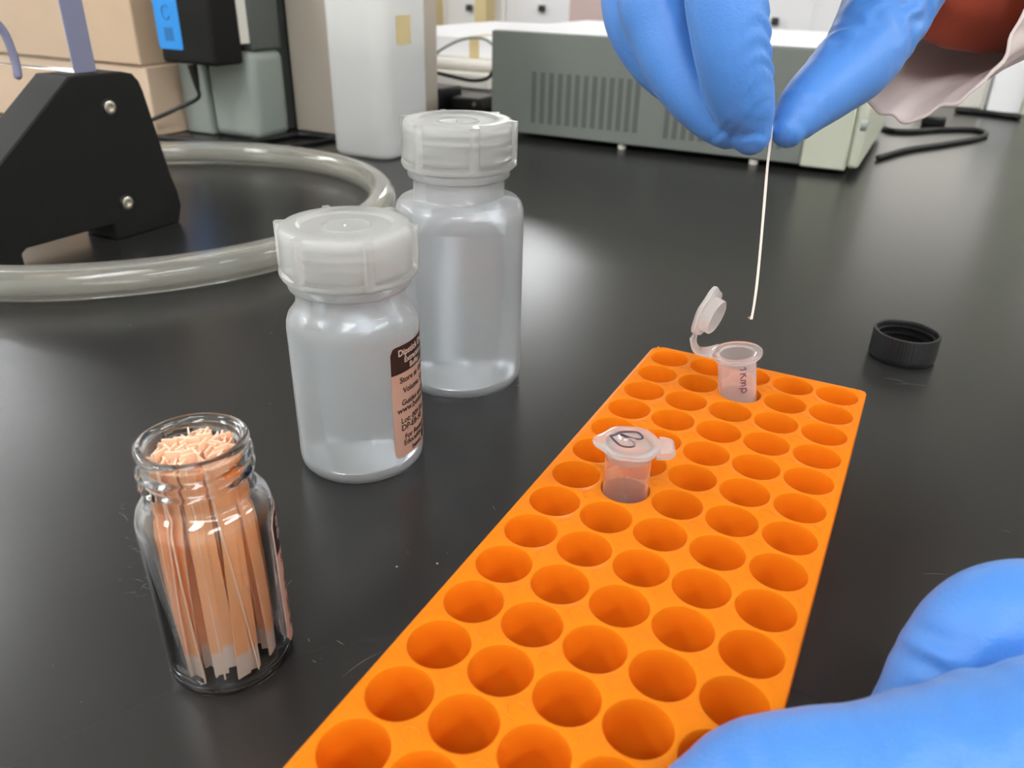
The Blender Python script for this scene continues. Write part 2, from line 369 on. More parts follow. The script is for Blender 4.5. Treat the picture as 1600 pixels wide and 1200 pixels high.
# ------------------------------------------------------------------ orange tube rack
PX, PY, RH, RZ = 12.641, 12.5, 5.83, 25.0
rack = thing('tube_rack', (0, 0, 0), 'long orange plastic microtube rack with five columns of round wells', 'tube rack')
def rack_mesh():
    b = MB(); NC, NR, SEG = 5, 16, 48
    def sq(t):
        c, s_ = math.cos(t), math.sin(t); k = 1/max(abs(c), abs(s_)); return c*k*PX/2, s_*k*PY/2
    for i in range(NC):
        for j in range(NR):
            cx, cy = i*PX, -j*PY
            vs = []
            for k in range(SEG):
                t = 2*math.pi*k/SEG; x, y = sq(t); vs.append((cx+x, cy+y, RZ))
            rings = [(RH+.2, RZ), (RH+.05, RZ-.06), (RH, RZ-.2), (RH-.03, RZ-3), (RH-.2, 12), (RH-.35, 4.2), (RH-.9, 3.0), (.25, 2.7)]
            for r, z in rings:
                for k in range(SEG):
                    t = 2*math.pi*k/SEG; vs.append((cx+r*math.cos(t), cy+r*math.sin(t), z))
            fs = []
            for q in range(len(rings)):
                for k in range(SEG):
                    fs.append((q*SEG+k, q*SEG+(k+1) % SEG, (q+1)*SEG+(k+1) % SEG, (q+1)*SEG+k))
            b.add(vs, fs)
    # outer border with rounded corners and skirt
    xs0, xs1, ys1, ys0 = -PX/2, (NC-.5)*PX, PY/2, -(NR-.5)*PY
    inner = []
    for i in range(NC):
        for u in (-1, -math.tan(math.radians(37.5)), -math.tan(math.radians(30)), -math.tan(math.radians(22.5)), -math.tan(math.radians(15)), -math.tan(math.radians(7.5)), 0, math.tan(math.radians(7.5)), math.tan(math.radians(15)), math.tan(math.radians(22.5)), math.tan(math.radians(30)), math.tan(math.radians(37.5))):
            inner.append(((i+u/2)*PX, ys1))
    U = [-1, -math.tan(math.radians(37.5)), -math.tan(math.radians(30)), -math.tan(math.radians(22.5)), -math.tan(math.radians(15)), -math.tan(math.radians(7.5)), 0, math.tan(math.radians(7.5)), math.tan(math.radians(15)), math.tan(math.radians(22.5)), math.tan(math.radians(30)), math.tan(math.radians(37.5))]
    for j in range(NR):
        for u in U: inner.append((xs1, -(j+u/2)*PY))
    for i in range(NC-1, -1, -1):
        for u in U: inner.append(((i-u/2)*PX, ys0))
    for j in range(NR-1, -1, -1):
        for u in U: inner.append((xs0, -(j-u/2)*PY))
    def outer(p, m_, z):
        x, y = p; rc = 4.2 if (x < 20 and y > -20) else 1.6; ox0, ox1, oy0, oy1 = xs0-m_, xs1+m_, ys0-m_, ys1+m_
        # scale to border then round corners
        cx_, cy_ = (ox0+ox1)/2, (oy0+oy1)/2
        X = ox0 + (x-xs0)/(xs1-xs0)*(ox1-ox0); Y = oy0 + (y-ys0)/(ys1-ys0)*(oy1-oy0)
        kx = min(max(X, ox0+rc), ox1-rc); ky = min(max(Y, oy0+rc), oy1-rc)
        dx, dy = X-kx, Y-ky; d = math.hypot(dx, dy)
        if d > rc: X, Y = kx+dx/d*rc, ky+dy/d*rc
        return (X, Y, z)
    n = len(inner)
    rings = [[(x, y, RZ) for x, y in inner]]
    for m_, z in ((0.75, RZ), (1.12, RZ-.12), (1.3, RZ-.45), (1.35, RZ-3), (1.35, RZ-3.1), (1.5, 1.0), (1.5, 0.4)):
        rings.append([outer(p, m_, z) for p in inner])
    vs = [p for r in rings for p in r]
    fs = [(q*n+k, q*n+(k+1) % n, (q+1)*n+(k+1) % n, (q+1)*n+k) for q in range(len(rings)-1) for k in range(n)]
    b.add(vs, fs)
    me = bpy.data.meshes.new('rack_body')
    me.from_pydata([(x*S, y*S, z*S) for x, y, z in b.v], [], b.f)
    bm = bmesh.new(); bm.from_mesh(me); bmesh.ops.remove_doubles(bm, verts=bm.verts, dist=0.02*S)
    bmesh.ops.recalc_face_normals(bm, faces=bm.faces)
    for f in bm.faces:
        if abs(f.normal.z) > .95 and f.calc_center_median().z > .024:
            if f.normal.z < 0: bmesh.ops.reverse_faces(bm, faces=bm.faces)
            break
    bm.to_mesh(me); bm.free()
    me.polygons.foreach_set('use_smooth', [True]*len(me.polygons)); me.set_sharp_from_angle(angle=math.radians(40))
    me.materials.append(M['orange'])
    o = bpy.data.objects.new('rack_body', me); sc.collection.objects.link(o); o.parent = rack
    md = o.modifiers.new('thickness', 'SOLIDIFY'); md.thickness = 0.62*S; md.offset = -1
    return o
rack_mesh()
# fine moulded outlines between the wells
b = MB()
for i in range(5):
    for j in range(16):
        cx, cy = i*PX + PX/2, -j*PY + PY/2
        if i < 4 and j > 0:
            q = [(cx+1.75*math.cos(a), cy+1.65*math.sin(a), RZ) for a in [k*math.pi/5+.3 for k in range(8)]]
            b.tube(q, 0.13, 6)
        elif i == 4:
            b.tube([(cx-2.6, cy+.9, RZ), (cx-.9, cy+.1, RZ), (cx-.7, cy-1.3, RZ)], 0.13, 6)
b.build('moulded_marks', M['orange'], rack)

# ------------------------------------------------------------------ wrapped labels
def wrap_patch(b, r, a0, a1, z0, z1, th=0.12, rc=2.0, n=40, shape=(1, 1, 1, 1)):
    "rounded rectangular patch on a cylinder; shape = rounding of bottom-left, bottom-right, top-right, top-left"
    W = r*(a1-a0); vs = []
    for i in range(n+1):
        s_ = W*i/n
        lo, hi = z0, z1
        for side, cb, ct in ((s_, shape[0], shape[3]), (W-s_, shape[1], shape[2])):
            if side < rc:
                d = rc - math.sqrt(max(rc*rc - (rc-side)**2, 0))
                if cb: lo = max(lo, z0+d)
                if ct: hi = min(hi, z1-d)
        t = a0 + s_/r
        for rr in (r, r+th):
            vs += [(rr*math.cos(t), rr*math.sin(t), lo), (rr*math.cos(t), rr*math.sin(t), hi)]
    fs = []
    for i in range(n):
        p, q = 4*i, 4*i+4
        fs += [(p+2, q+2, q+3, p+3), (p, p+1, q+1, q), (p+1, p+3, q+3, q+1), (p, q, q+2, p+2)]
    fs += [(0, 2, 3, 1), (4*n, 4*n+1, 4*n+3, 4*n+2)]
    b.add(vs, fs)
def wrap_text(b, txt, size, r, ac, z, align='CENTER', sx=1.0):
    vs, fs = text_mesh(txt, size, align)
    b.add([(r*math.cos(ac + v.x*sx/r), r*math.sin(ac + v.x*sx/r), z+v.y) for v in vs], fs)

# ------------------------------------------------------------------ translucent bottles
def bottle(loc, rb, zs, zn, zcap, ztop, level, label, front, with_label):
    t = thing('plastic_bottle', loc, label, 'bottle', 'milky screw-cap bottles of clear liquid')
    rn = 15.1
    prof = [(0.01, 1.4), (rb-7, 1.3), (rb-4.2, .5), (rb-2.6, 0), (rb-1.2, .35), (rb-.35, 1.5), (rb, 3.4), (rb, zs-6), (rb-.15, zs-4), (rb-.8, zs-2), (rb-2.0, zs-.6)]
    prof += [(rn+.9, zs+.2), (rn+.1, zs+.9), (rn, zn-3.0), (rn+.4, zn-2.7), (rn+1.6, zn-2.3), (rn+1.75, zn-1.9), (rn+1.75, zn-.6), (rn+1.5, zn-.2), (rn+.5, zn+.2), (rn-.3, zn+1)] + [(rn-.2 + (1.2 if q % 4 in (1, 2) else 0), zn+1.6+q*(ztop-4.6-zn)/12) for q in range(13)] + [(rn-.3, ztop-2.5)]
    inner = [(max(r-1.0, .01) if z < zn+.6 else rn-1.3, z) for r, z in prof[::-1]]
    inner = [(r, z) if z > 3.5 else (r, z+1.0) for r, z in inner]
    b = MB(); b.lathe(prof + inner, 96); b.build('bottle_body', M['ldpe'], t, angle=50)
    # liquid
    ri = rb - 1.06
    lq = [(0.01, 2.6), (rb-7, 2.5), (ri-2.0, 2.3), (ri-.6, 3.2), (ri, 4.8)]
    if level < zs-5: lq += [(ri, level-.1), (ri-.3, level), (0.01, level)]
    else: lq += [(ri, zs-6), (ri-.15, zs-4), (ri-.85, zs-2.1), (min(ri-2.2, 15), min(level, zs-.9)), (0.01, min(level, zs-.9))]
    b = MB(); b.lathe(lq, 96); b.build('liquid', M['liquid'], t, angle=50)
    # screw cap: ribbed skirt, flared foot, stepped top and centre ring
    rw = 17.9; ribs = [front + math.radians(a) for a in (-44, 16, 76, 136, 196, 256)]
    def rib(th):
        v = 0
        for a in ribs:
            d = abs((th-a+math.pi) % (2*math.pi) - math.pi)*rw
            v = max(v, 1-min(max((d-.9)/.7, 0), 1))
        return v*v*(3-2*v)
    H = ztop - zcap
    cp = [(16.9, zcap+.4), (17.0, zcap-.3), (18.2, zcap+.1), (18.75, zcap+1.2), (18.75, zcap+1.9), (18.1, zcap+2.4)]
    k = 9
    for i in range(k):
        z = zcap+2.5 + (H-4.6)*i/(k-1); cp.append((rw + (.12 if i % 2 else -.06), z))
    cp += [(rw-.1, ztop-1.4), (rw-.45, ztop-.6), (rw-1.2, ztop-.1), (rw-2.2, ztop), (13.2, ztop), (12.8, ztop-.1), (12.3, ztop-.9), (11.8, ztop-1.0), (6.9, ztop-1.0), (6.7, ztop-.75), (6.3, ztop-.7), (6.0, ztop-1.0), (5.4, ztop-1.15), (.9, ztop-1.1), (.5, ztop-.6), (.01, ztop-.5)]
    no = len(cp)
    cp += [(.01, ztop-2.5), (11.5, ztop-2.5), (13, ztop-2.2), (16.4, ztop-2.2)]
    for i in range(9):
        z = ztop-3 - (H-3.4)*i/8; cp.append((16.9 - (.75 if i % 2 else 0), z))
    def f(r, z, th, i):
        if i < no and r > 16.9 and z > zcap+.2:
            u = rib(th); top = 1-min(max((z-(ztop-.5))/1.0, 0), 1)
            r = r + (19.35 - r)*u*min(max((z-zcap)/1.2, 0), 1)*(top if z > ztop-.5 else 1)
            if z > ztop-1.5: z = z + .35*u
        return r, z
    b = MB(); b.lathe(cp, 192, fn=f); b.build('screw_cap', M['cap'], t, angle=50)
    if with_label:
        a0, a1 = front + math.radians(29), front + math.radians(122); ac = (a0+a1)/2
        rl = rb + .03
        b = MB(); wrap_patch(b, rl, a0, a1, 6.6, 42.0); lb = b.build('label', M['label_tan'], t, angle=60)
        lb['label'] = 'tan paper label with a dark header and small black print'
        b = MB(); wrap_patch(b, rl+.05, a0+.002, a1-.002, 33.6, 41.9, th=.12, rc=2, shape=(0, 0, 1, 1)); b.build('label_header', M['label_dark'], lb, angle=60)
        rt = rl + .22; b = MB()
        def start(deg): return front + math.radians(deg)
        for s_, sz, z, a in (('Dipstick DNA', 2.7, 38.9, 37), ('Extraction', 2.3, 36.5, 44), ('Buffer', 2.3, 34.3, 51)):
            wrap_text(b, s_, sz, rt, start(a), z, 'LEFT')
        b.build('header_writing', M['pale_ink'], lb, fix=False)
        b = MB()
        for s_, sz, z, a in (('Store at 18-25C', 2.55, 30.6, 37.5), ('Volume: 50 mL', 2.5, 27.2, 41), ('Guides and SDS:', 2.5, 23.4, 38.5), ('www.bento.bio/dp', 2.7, 21.2, 33.5),
                          ('Lot: 009 Exp: 06/25', 2.5, 17.7, 37), ('DP-EB-50', 2.7, 15.3, 37), ('For Research and', 2.4, 12.2, 40.5), ('Education Use Only', 2.4, 10.2, 39)):
            wrap_text(b, s_, sz, rt, start(a), z, 'LEFT')
        wrap_text(b, 'bento', 2.3, rt, start(50), 7.6, 'LEFT'); ac = start(72) - .09
        cl = ac + .09
        pts = [(0, 3.3), (.8, 2.4), (1.25, 1.2), (1.1, .2), (.5, -.35), (-.4, -.3), (-1.0, .3), (-1.05, 1.2), (-.6, 2.3)]
        b.add([(rt*math.cos(cl+x/rt), rt*math.sin(cl+x/rt), 8.1+z) for x, z in pts], [tuple(range(len(pts)))])
        b.build('writing', M['ink'], lb, fix=False)
    return t
FL = math.atan2(CAM[1]+61.6, CAM[0]+76.0)
bottle((-76.0, -61.6, 0), 18.5, 49.6, 58.2, 58.8, 72.9, 47.6, 'nearer, shorter milky bottle with a tan label on its right side', FL, True)
FR = math.atan2(CAM[1]-.8, CAM[0]+78.0)
bottle((-78.0, 0.8, 0), 21.8, 66.2, 75.7, 76.3, 91.4, 58.5, 'taller milky bottle without a label, standing behind the labelled one', FR, False)

# ------------------------------------------------------------------ glass vial
VC = np.array([-51.6, -140.8]); FV = math.atan2(CAM[1]-VC[1], CAM[0]-VC[0])
vial = thing('glass_vial', (VC[0], VC[1], 0), 'open clear glass vial packed with orange paper strips', 'vial')
def vial_fn(r, z, th, i):
    return r, z
vo = [(.01, .7), (8.5, .6), (11.0, 0), (12.0, .25), (12.6, 1.2), (12.8, 2.6), (12.8, 37.5), (12.7, 39.0), (12.2, 40.8), (11.2, 42.2), (10.3, 42.9), (9.75, 43.5), (9.6, 44.3)]
hel = [(9.6 , 44.3 + 8.4*k/28) for k in range(1, 29)]
vtop = [(9.7, 52.9), (10.2, 53.2), (10.35, 53.8), (10.2, 54.4), (9.7, 54.65), (9.0, 54.65), (8.6, 54.3), (8.5, 53.5)]
vi = [(8.5, 44.0), (8.9, 42.6), (10.2, 41.4), (11.3, 40.0), (11.75, 38.4), (11.8, 37), (11.8, 3.6), (11.4, 2.3), (10.2, 1.7), (8, 1.5), (.01, 1.5)]
nv0 = len(vo); nv1 = nv0 + len(hel)
def vial_fn(r, z, th, i):
    if nv0 <= i < nv1:
        u = (th - FV)/(2*math.pi)
        h = 0
        for kk in (0, 1, 2):
            zc = 45.3 + 2.9*(kk + (u % 1.0)) - .8
            if kk == 0 and zc < 46 or zc > 52.0: continue
            h = max(h, math.exp(-((z-zc)/.62)**2))
        r += 1.15*h
    return r, z
b = MB(); b.lathe(vo+hel+vtop+vi, 128, fn=vial_fn); b.build('glass_body', M['glass'], vial, angle=60)
a0, a1 = FV + math.radians(62), FV + math.radians(252)
b = MB(); wrap_patch(b, 12.86, a0, a1, 3.2, 37.0, rc=2); vl = b.build('label', M['label_tan'], vial, angle=60)
b = MB(); wrap_patch(b, 12.66, a0+.004, a1-.004, 3.4, 36.8, th=.21, rc=2); b.build('backing_and_haze', M['white_box'], vl, angle=60)  # white label back; its far stretch paints the pale haze in the glass
vl['label'] = 'tan label with a dark header seen almost edge-on'
b = MB(); wrap_patch(b, 12.9, a0+.002, a1-.002, 27.5, 36.9, th=.12, shape=(0, 0, 1, 1)); b.build('label_header', M['label_dark'], vl, angle=60)
b = MB()
for s_, z in (('DNA', 33.6), ('Dipsticks', 30.6)): wrap_text(b, s_, 2.8, 13.1, a0+.12, z, 'LEFT')
b.build('header_writing', M['pale_ink'], vl, fix=False)
b = MB()
for s_, z in (('Store at 18-25C', 24.4), ('Guides and SDS:', 19.0), ('www.bento.bio/dp', 16.8), ('Lot: 009 Exp:', 13.0), ('DP-DS', 10.6), ('Research Use', 7.0)):
    wrap_text(b, s_, 2.5, 13.1, a0+.14, z, 'LEFT')
b.build('writing', M['ink'], vl, fix=False)

# the paper strips in it: one object each
GRP = 'paper dipstick strips bundled in the glass vial'
SL = 'thin orange paper dipstick strip with a white end, bundled with others in the glass vial'
NS = 92
for i in range(NS):
    f_ = (i+.5)/NS; rho = math.sqrt(f_); ang = i*2.39996 + R.uniform(-.2, .2)
    rb_, rt_ = rho*10.6 + R.uniform(-.8, .3), rho*7.3
    rb_ = min(rb_, 10.0)
    ab = ang + R.uniform(-.4, .4)
    side = math.cos(ang-FV)
    bot = np.array([rb_*math.cos(ab), rb_*math.sin(ab), 2.0 + R.uniform(0, 1.2) + (R.uniform(0, 5) if R.random() < .3 else 0)])
    top = np.array([rt_*math.cos(ang), rt_*math.sin(ang), 51.6 + 2.2*(1-rho**2) + R.uniform(-.9, 1.0)])
    mid = bot*.5 + top*.5; mid[:2] *= 1.0 if rho > .6 else R.uniform(.8, 1.1)
    nz = 14; L_ = top[2]-bot[2]
    P = []
    for k in range(nz+1):
        t = k/nz; c = (1-t)**2*bot + 2*t*(1-t)*mid + t*t*top
        if bot[2] + L_*t > 41:
            lim = 7.4
            d = math.hypot(c[0], c[1])
            if d > lim: c[0] *= lim/d; c[1] *= lim/d
        elif rho > .8:
            bulge = math.sin(math.pi*t)*.5; d = math.hypot(c[0], c[1]); c[0] *= 1+bulge/d; c[1] *= 1+bulge/d
        P.append(c)
    edge = R.random() < .5; tw0 = ang + (R.uniform(-.5, .5) if edge else math.pi/2 + R.gauss(0, .5)); tw1 = tw0 + R.gauss(0, .4)
    wd = 1.35; th_ = .16; vs = []
    for k, c in enumerate(P):
        t = k/nz; a = tw0*(1-t) + tw1*t; u = np.array([math.cos(a), math.sin(a), 0]); n = np.array([-u[1], u[0], 0])
        curl = .12*math.sin(3*t+i)
        for sx, sn in ((-1, -1), (1, -1), (1, 1), (-1, 1)): vs.append(c - bot + u*sx*wd + n*(sn*th_ + curl*abs(sx)*0))
    fs = [(4*k+j, 4*k+(j+1) % 4, 4*k+4+(j+1) % 4, 4*k+4+j) for k in range(nz) for j in range(4)] + [(3, 2, 1, 0), (4*nz, 4*nz+1, 4*nz+2, 4*nz+3)]
    b = MB(); b.add(vs, fs)
    o = b.build('paper_strip', M['strip'], angle=30, loc=(VC[0]+bot[0], VC[1]+bot[1], bot[2]))
    o.data.materials.append(M['paper'])
    for p in o.data.polygons:
        if p.index < 4*nz and p.index % 2 == 1 or p.index >= 4*nz: p.material_index = 1
    tag(o, SL, 'paper strip', GRP)

# ------------------------------------------------------------------ black screw cap lying open side up
b = MB()
cp = [(.01, 0), (10.8, 0), (11.9, .3), (12.3, 1.2), (12.3, 2.6), (12.2, 2.9), (12.2, 10.6), (12.0, 11.1), (11.3, 11.1), (11.0, 10.6), (11.0, 8.9), (10.3, 8.5), (10.3, 8.0), (11.0, 7.5), (11.0, 6.0), (10.3, 5.6), (10.3, 5.1), (11.0, 4.6), (11.0, 2.2), (10.4, 1.7), (8, 1.7), (7.6, 2.1), (7.2, 1.7), (.01, 1.7)]
cp2 = [(r, z) for r, z in cp]
def knurl(r, z, th, i):
    if 3 <= i <= 6: r += .10*math.cos(60*th)
    return r, z
b.lathe(cp2, 240, fn=knurl)
o = b.build('screw_cap', M['black'], angle=40, loc=(66.7, 100.6, 0))
tag(o, 'black screw cap lying upside down on the bench behind the orange rack', 'cap')

# ------------------------------------------------------------------ microtubes
def microtube(loc, hinge, lid_open, label, tilt=None):
    t = thing('microtube', loc, label, 'microtube', 'small plastic microtubes in the orange rack')
    # axis at origin, z = 0 at the pointed bottom, 38.6 at the flange
    ZT = 36.6 if not lid_open else 38.4
    k = ZT/38.4
    out_ = [(.01, 0), (1.2, .25), (1.8, 1.0), (4.9, 17), (5.3, 20.5), (5.4, ZT-1.5), (5.5, ZT-1.2), (6.9, ZT-1.1), (7.15, ZT-.7), (7.1, ZT-.1), (6.7, ZT), (5.2, ZT), (4.8, ZT-.3)]
    inn = [(4.75, ZT-1.5), (4.7, 20.5), (4.2, 17), (1.0, 1.8), (.01, 1.0)]
    if not lid_open:
        out_ = [(r if r < 6 else r-.8, z) for r, z in out_]
    b = MB(); b.lathe(out_+inn, 64); b.build('tube_body', M['pp'] if lid_open else M['pp_clear'], t, angle=45)
    # lid: bevelled polygon outline with a pull tab
    hd = Vector((math.cos(hinge), math.sin(hinge), 0)); sd = Vector((-hd.y, hd.x, 0))
    outl = []
    for q in range(48):
        a = 2*math.pi*q/48; r = 7.0
        c = math.cos(a)
        r += .55*max(0, math.cos((a-math.pi)*1.0))**14 * 2.2         # tab opposite the hinge
        r += .25*math.cos(6*a)
        outl.append((r*math.cos(a), r*math.sin(a)))
    if not lid_open:
        T = Matrix.Translation((0, 0, ZT)) @ Matrix.Rotation(hinge, 4, 'Z')
    else:
        # swung open about the hinge: lid stands up beside the tube, underside towards it
        T = Matrix.Translation(hd*11.3 + Vector((0, 0, ZT+10.3))) @ Matrix.Rotation(hinge, 4, 'Z') @ Matrix.Rotation(math.radians(-80), 4, 'Y') @ Matrix.Rotation(math.pi, 4, 'Z') @ Matrix.Rotation(math.pi, 4, 'X')
        T = Matrix.Translation(hd*7.7 + Vector((0, 0, ZT+11.2))) @ Matrix.Rotation(hinge-.2, 4, 'Z') @ Matrix.Rotation(math.radians(71), 4, 'Y')
    vs = []; n = 48
    rings = [(1.0, .1), (1.02, .55), (1.0, 1.2), (.93, 1.45), (.82, 1.45), (.78, 1.0), (.3, .95), (.26, 1.15), (.02, 1.15)]
    for s_, z in rings:
        for x, y in outl:
            if s_ < .9: r_ = math.hypot(x, y); x, y = x/r_*7, y/r_*7
            vs.append(T @ Vector((x*s_, y*s_, z)))
    plug = [(.02, .55), (.5, .5), (.62, -.0), (.66, -2.6), (.70, -2.7), (.735, -2.5), (.735, -.1), (.76, .05)]
    fs = [(q*n+k_, q*n+(k_+1) % n, (q+1)*n+(k_+1) % n, (q+1)*n+k_) for q in range(len(rings)-1) for k_ in range(n)]
    o_ = len(rings)*n
    for s_, z in plug:
        for j in range(n):
            a = 2*math.pi*j/n; vs.append(T @ Vector((7*s_*math.cos(a), 7*s_*math.sin(a), z)))
    fs += [(o_+q*n+k_, o_+q*n+(k_+1) % n, o_+(q+1)*n+(k_+1) % n, o_+(q+1)*n+k_) for q in range(len(plug)-1) for k_ in range(n)]
    fs += [(o_+(len(plug)-1)*n+k_, o_+(len(plug)-1)*n+(k_+1) % n, (k_+1) % n, k_) for k_ in range(n)]
    fs += [tuple((len(rings)-1)*n+k_ for k_ in range(n)), tuple(o_+k_ for k_ in range(n))]
    b = MB(); b.add(vs, fs); lid = b.build('lid', M['pp_lid'], t, angle=40)
    # hinge strap
    if lid_open:
        path = [hd*6.4 + Vector((0, 0, ZT-.55)), hd*9.0 + Vector((0, 0, ZT-.9)), hd*11.2 + Vector((0, 0, ZT-.8)), hd*12.2 + Vector((0, 0, ZT+.3)), hd*12.5 + Vector((0, 0, ZT+2.0)), hd*12.1 + Vector((0, 0, ZT+4.6))]
        wds = [4.2, 2.6, 1.9, 1.7, 1.9, 3.6]
    else:
        path = [hd*6.0 + Vector((0, 0, ZT-.55)), hd*7.8 + Vector((0, 0, ZT-.9)), hd*9.3 + Vector((0, 0, ZT-.6)), hd*9.9 + Vector((0, 0, ZT+.2)), hd*9.0 + Vector((0, 0, ZT+.9)), hd*6.8 + Vector((0, 0, ZT+.8))]
        wds = [3.6, 3.0, 2.6, 2.5, 2.7, 3.4]
    PP = smooth_path([tuple(p)+(w_,) for p, w_ in zip(path, wds)], 5)
    vs = []
    for q, p in enumerate(PP):
        a_ = Vector(PP[max(q-1, 0)][:3]); c_ = Vector(PP[min(q+1, len(PP)-1)][:3]); tg = (c_-a_).normalized(); nn = tg.cross(sd).normalized()
        for sx, sn in ((-1, -1), (1, -1), (1, 1), (-1, 1)): vs.append(Vector(p[:3]) + sd*sx*p[3] + nn*sn*.35)
    m_ = len(PP)-1
    b = MB(); b.add(vs, [(4*k_+j, 4*k_+(j+1) % 4, 4*k_+4+(j+1) % 4, 4*k_+4+j) for k_ in range(m_) for j in range(4)] + [(3, 2, 1, 0), (4*m_, 4*m_+1, 4*m_+2, 4*m_+3)])
    b.build('hinge', M['pp_lid'], t, angle=50)
    return t, lid, ZT
HR = math.atan2(CM[0][1], CM[0][0])                     # towards the right of the photograph
tB, lidB, ZB = microtube((12.64, -75.0, .25), HR-.12, False, 'closed microtube with a letter B written on its lid')
tO, lidO, ZO = microtube((25.6, -12.6, .25), HR+math.pi-.5, True, 'open microtube with its lid swung up, marked in pen on its side')
ax = Vector((CM[0][0], CM[0][1], 0))
tilt = Quaternion(Vector((CM[2][0], CM[2][1], 0)).normalized(), math.radians(-9.5))
tO.rotation_mode = 'QUATERNION'; tO.rotation_quaternion = tilt
_v = tilt @ Vector((0, 0, 20))
tO.location = [(25.3-_v.x)*S, (-12.8-_v.y)*S, (20.3-_v.z)*S]
# pen writing on the closed lid
def stroke(b, P, wd, frame, h=.12):
    "flat ribbon along 2-d points; frame maps (x, y, h) to space"
    P = [np.array(p, float) for p in smooth_path(P, 4)]
    vs = []
    for i, p in enumerate(P):
        d = P[min(i+1, len(P)-1)] - P[max(i-1, 0)]; d /= (np.linalg.norm(d)+1e-9); n = np.array([-d[1], d[0]])
        for s_ in (1, -1):
            q = p + n*s_*wd
            vs += [frame(q[0], q[1], 0), frame(q[0], q[1], h)]
    fs = []
    for i in range(len(P)-1):
        a = 4*i; c = a+4
        fs += [(a+1, c+1, c+3, a+3), (a, a+2, c+2, c), (a, c, c+1, a+1), (a+2, a+3, c+3, c+2)]
    fs += [(0, 1, 3, 2), (4*(len(P)-1), 4*(len(P)-1)+2, 4*(len(P)-1)+3, 4*(len(P)-1)+1)]
    b.add(vs, fs)
RTV = Vector((CM[0][0], CM[0][1], 0)).normalized(); FWD = Vector((CM[2][0], CM[2][1], 0)).normalized()
def lidframe(x, y, h):
    p = RTV*x + FWD*y; r = p.length
    z = ZB + (1.0 if r < 5.3 else 1.45) + .02 + h
    return tuple(p) [:2] + (z,)
b = MB()
# lobes of the letter as written (image right / image up on the lid plane)
stroke(b, [(-4.3, 2.6), (-3.6, .6), (-2.4, -1.6), (-.6, -2.2), (.7, -1.6), (.6, .2), (-.5, 1.9), (-1.8, 3.3)], .24, lidframe)
stroke(b, [(-4.3, 2.6), (-3.0, 3.2), (-1.8, 4.3), (.2, 4.6), (2.2, 4.4), (3.2, 2.4), (2.6, 1.4), (1.0, 1.6), (-.6, 2.6), (-1.8, 3.5)], .24, lidframe)
b.build('writing', M['marker'], tB)
b = MB()
for q in range(26):
    a = FV*0 + math.atan2(-FWD.y, -FWD.x) + R.gauss(-.35, .35); z = R.choice([R.gauss(31.8, .7), R.gauss(29.8, .6), R.gauss(26.2, .6)])
    b.ball((4.72*math.cos(a), 4.72*math.sin(a), z), R.uniform(.09, .24), 8)
o = b.build('condensation', M['liquid'], tB); o['kind'] = 'stuff'
# writing down the side of the open tube: 1kmp, read with the head tilted
fa = math.atan2(-FWD.y, -FWD.x) + .08
def sideframe(x, y, h):
    # x runs down the tube, y to the right
    a = fa + y/5.45; r = 5.44 + h
    return (r*math.cos(a), r*math.sin(a), ZO - 2.2 - x)
b = MB()
for P in ([(.9, -.9), (.9, .8), (.3, .3)], [(2.0, -.9), (2.0, .8)],
          [(2.0, .0), (2.9, .9)], [(2.4, .3), (3.4, -.8)],
          [(3.8, -.8), (3.9, .5), (4.4, .5), (4.5, -.7), (4.7, .4), (5.2, .6), (5.4, -.7)],
          [(6.0, -1.3), (6.1, .7)], [(6.1, .6), (6.8, .9), (7.3, .2), (6.9, -.5), (6.2, -.3)]):
    stroke(b, [(x*1.15, y*1.0) for x, y in P], .15, sideframe, .08)
b.build('writing', mat('faded_marker', (0.13, 0.06, 0.09), 0.5), tO)

# ------------------------------------------------------------------ the strip held in the upper hand
b = MB()
a0 = pt(1206, 190, 206); path = [a0, pt(1203, 228, 207.5), pt(1199, 262, 209.5), pt(1194, 320, 213), pt(1189, 380, 216), pt(1183, 440, 219), pt(1178, 478, 221), pt(1174, 499, 222)]
PP = smooth_path(path, 4); u = np.array([CM[0][0], CM[0][1], 0]); u /= np.linalg.norm(u); dn = CM[2]
vs = []
for i, p in enumerate(PP):
    wob = .10*math.sin(i*.7) 
    nn = (p-CAM)/np.linalg.norm(p-CAM)*1.3; uu = np.cross(nn, (0, 0, 1)); uu = uu/np.linalg.norm(uu)*.34
    for sx, sn in ((-1, -1), (1, -1), (1, 1), (-1, 1)): vs.append(p - path[-1] + uu*sx*(1+wob*.5) + nn*sn*.9 + uu*wob*.4)
mm = len(PP)-1
b.add(vs, [(4*k+j, 4*k+(j+1) % 4, 4*k+4+(j+1) % 4, 4*k+4+j) for k in range(mm) for j in range(4)] + [(3, 2, 1, 0), (4*mm, 4*mm+1, 4*mm+2, 4*mm+3)])
for q in range(5):
    e = np.array([R.uniform(-1.2, .1), 0, R.uniform(-.1, 1.0)]); b.tube([(0, 0, .2), tuple(u*e[0]*.5+np.array([0, 0, e[2]*.4])), tuple(u*e[0]+np.array([0, 0, e[2]]))], .07, 5)
o = b.build('paper_strip', mat('pale_paper', (0.90, 0.85, 0.78), 0.8, transl=0.3), loc=tuple(path[-1]))
tag(o, 'single pale paper dipstick strip pinched by the gloved hand, hanging above the open tube', 'paper strip')

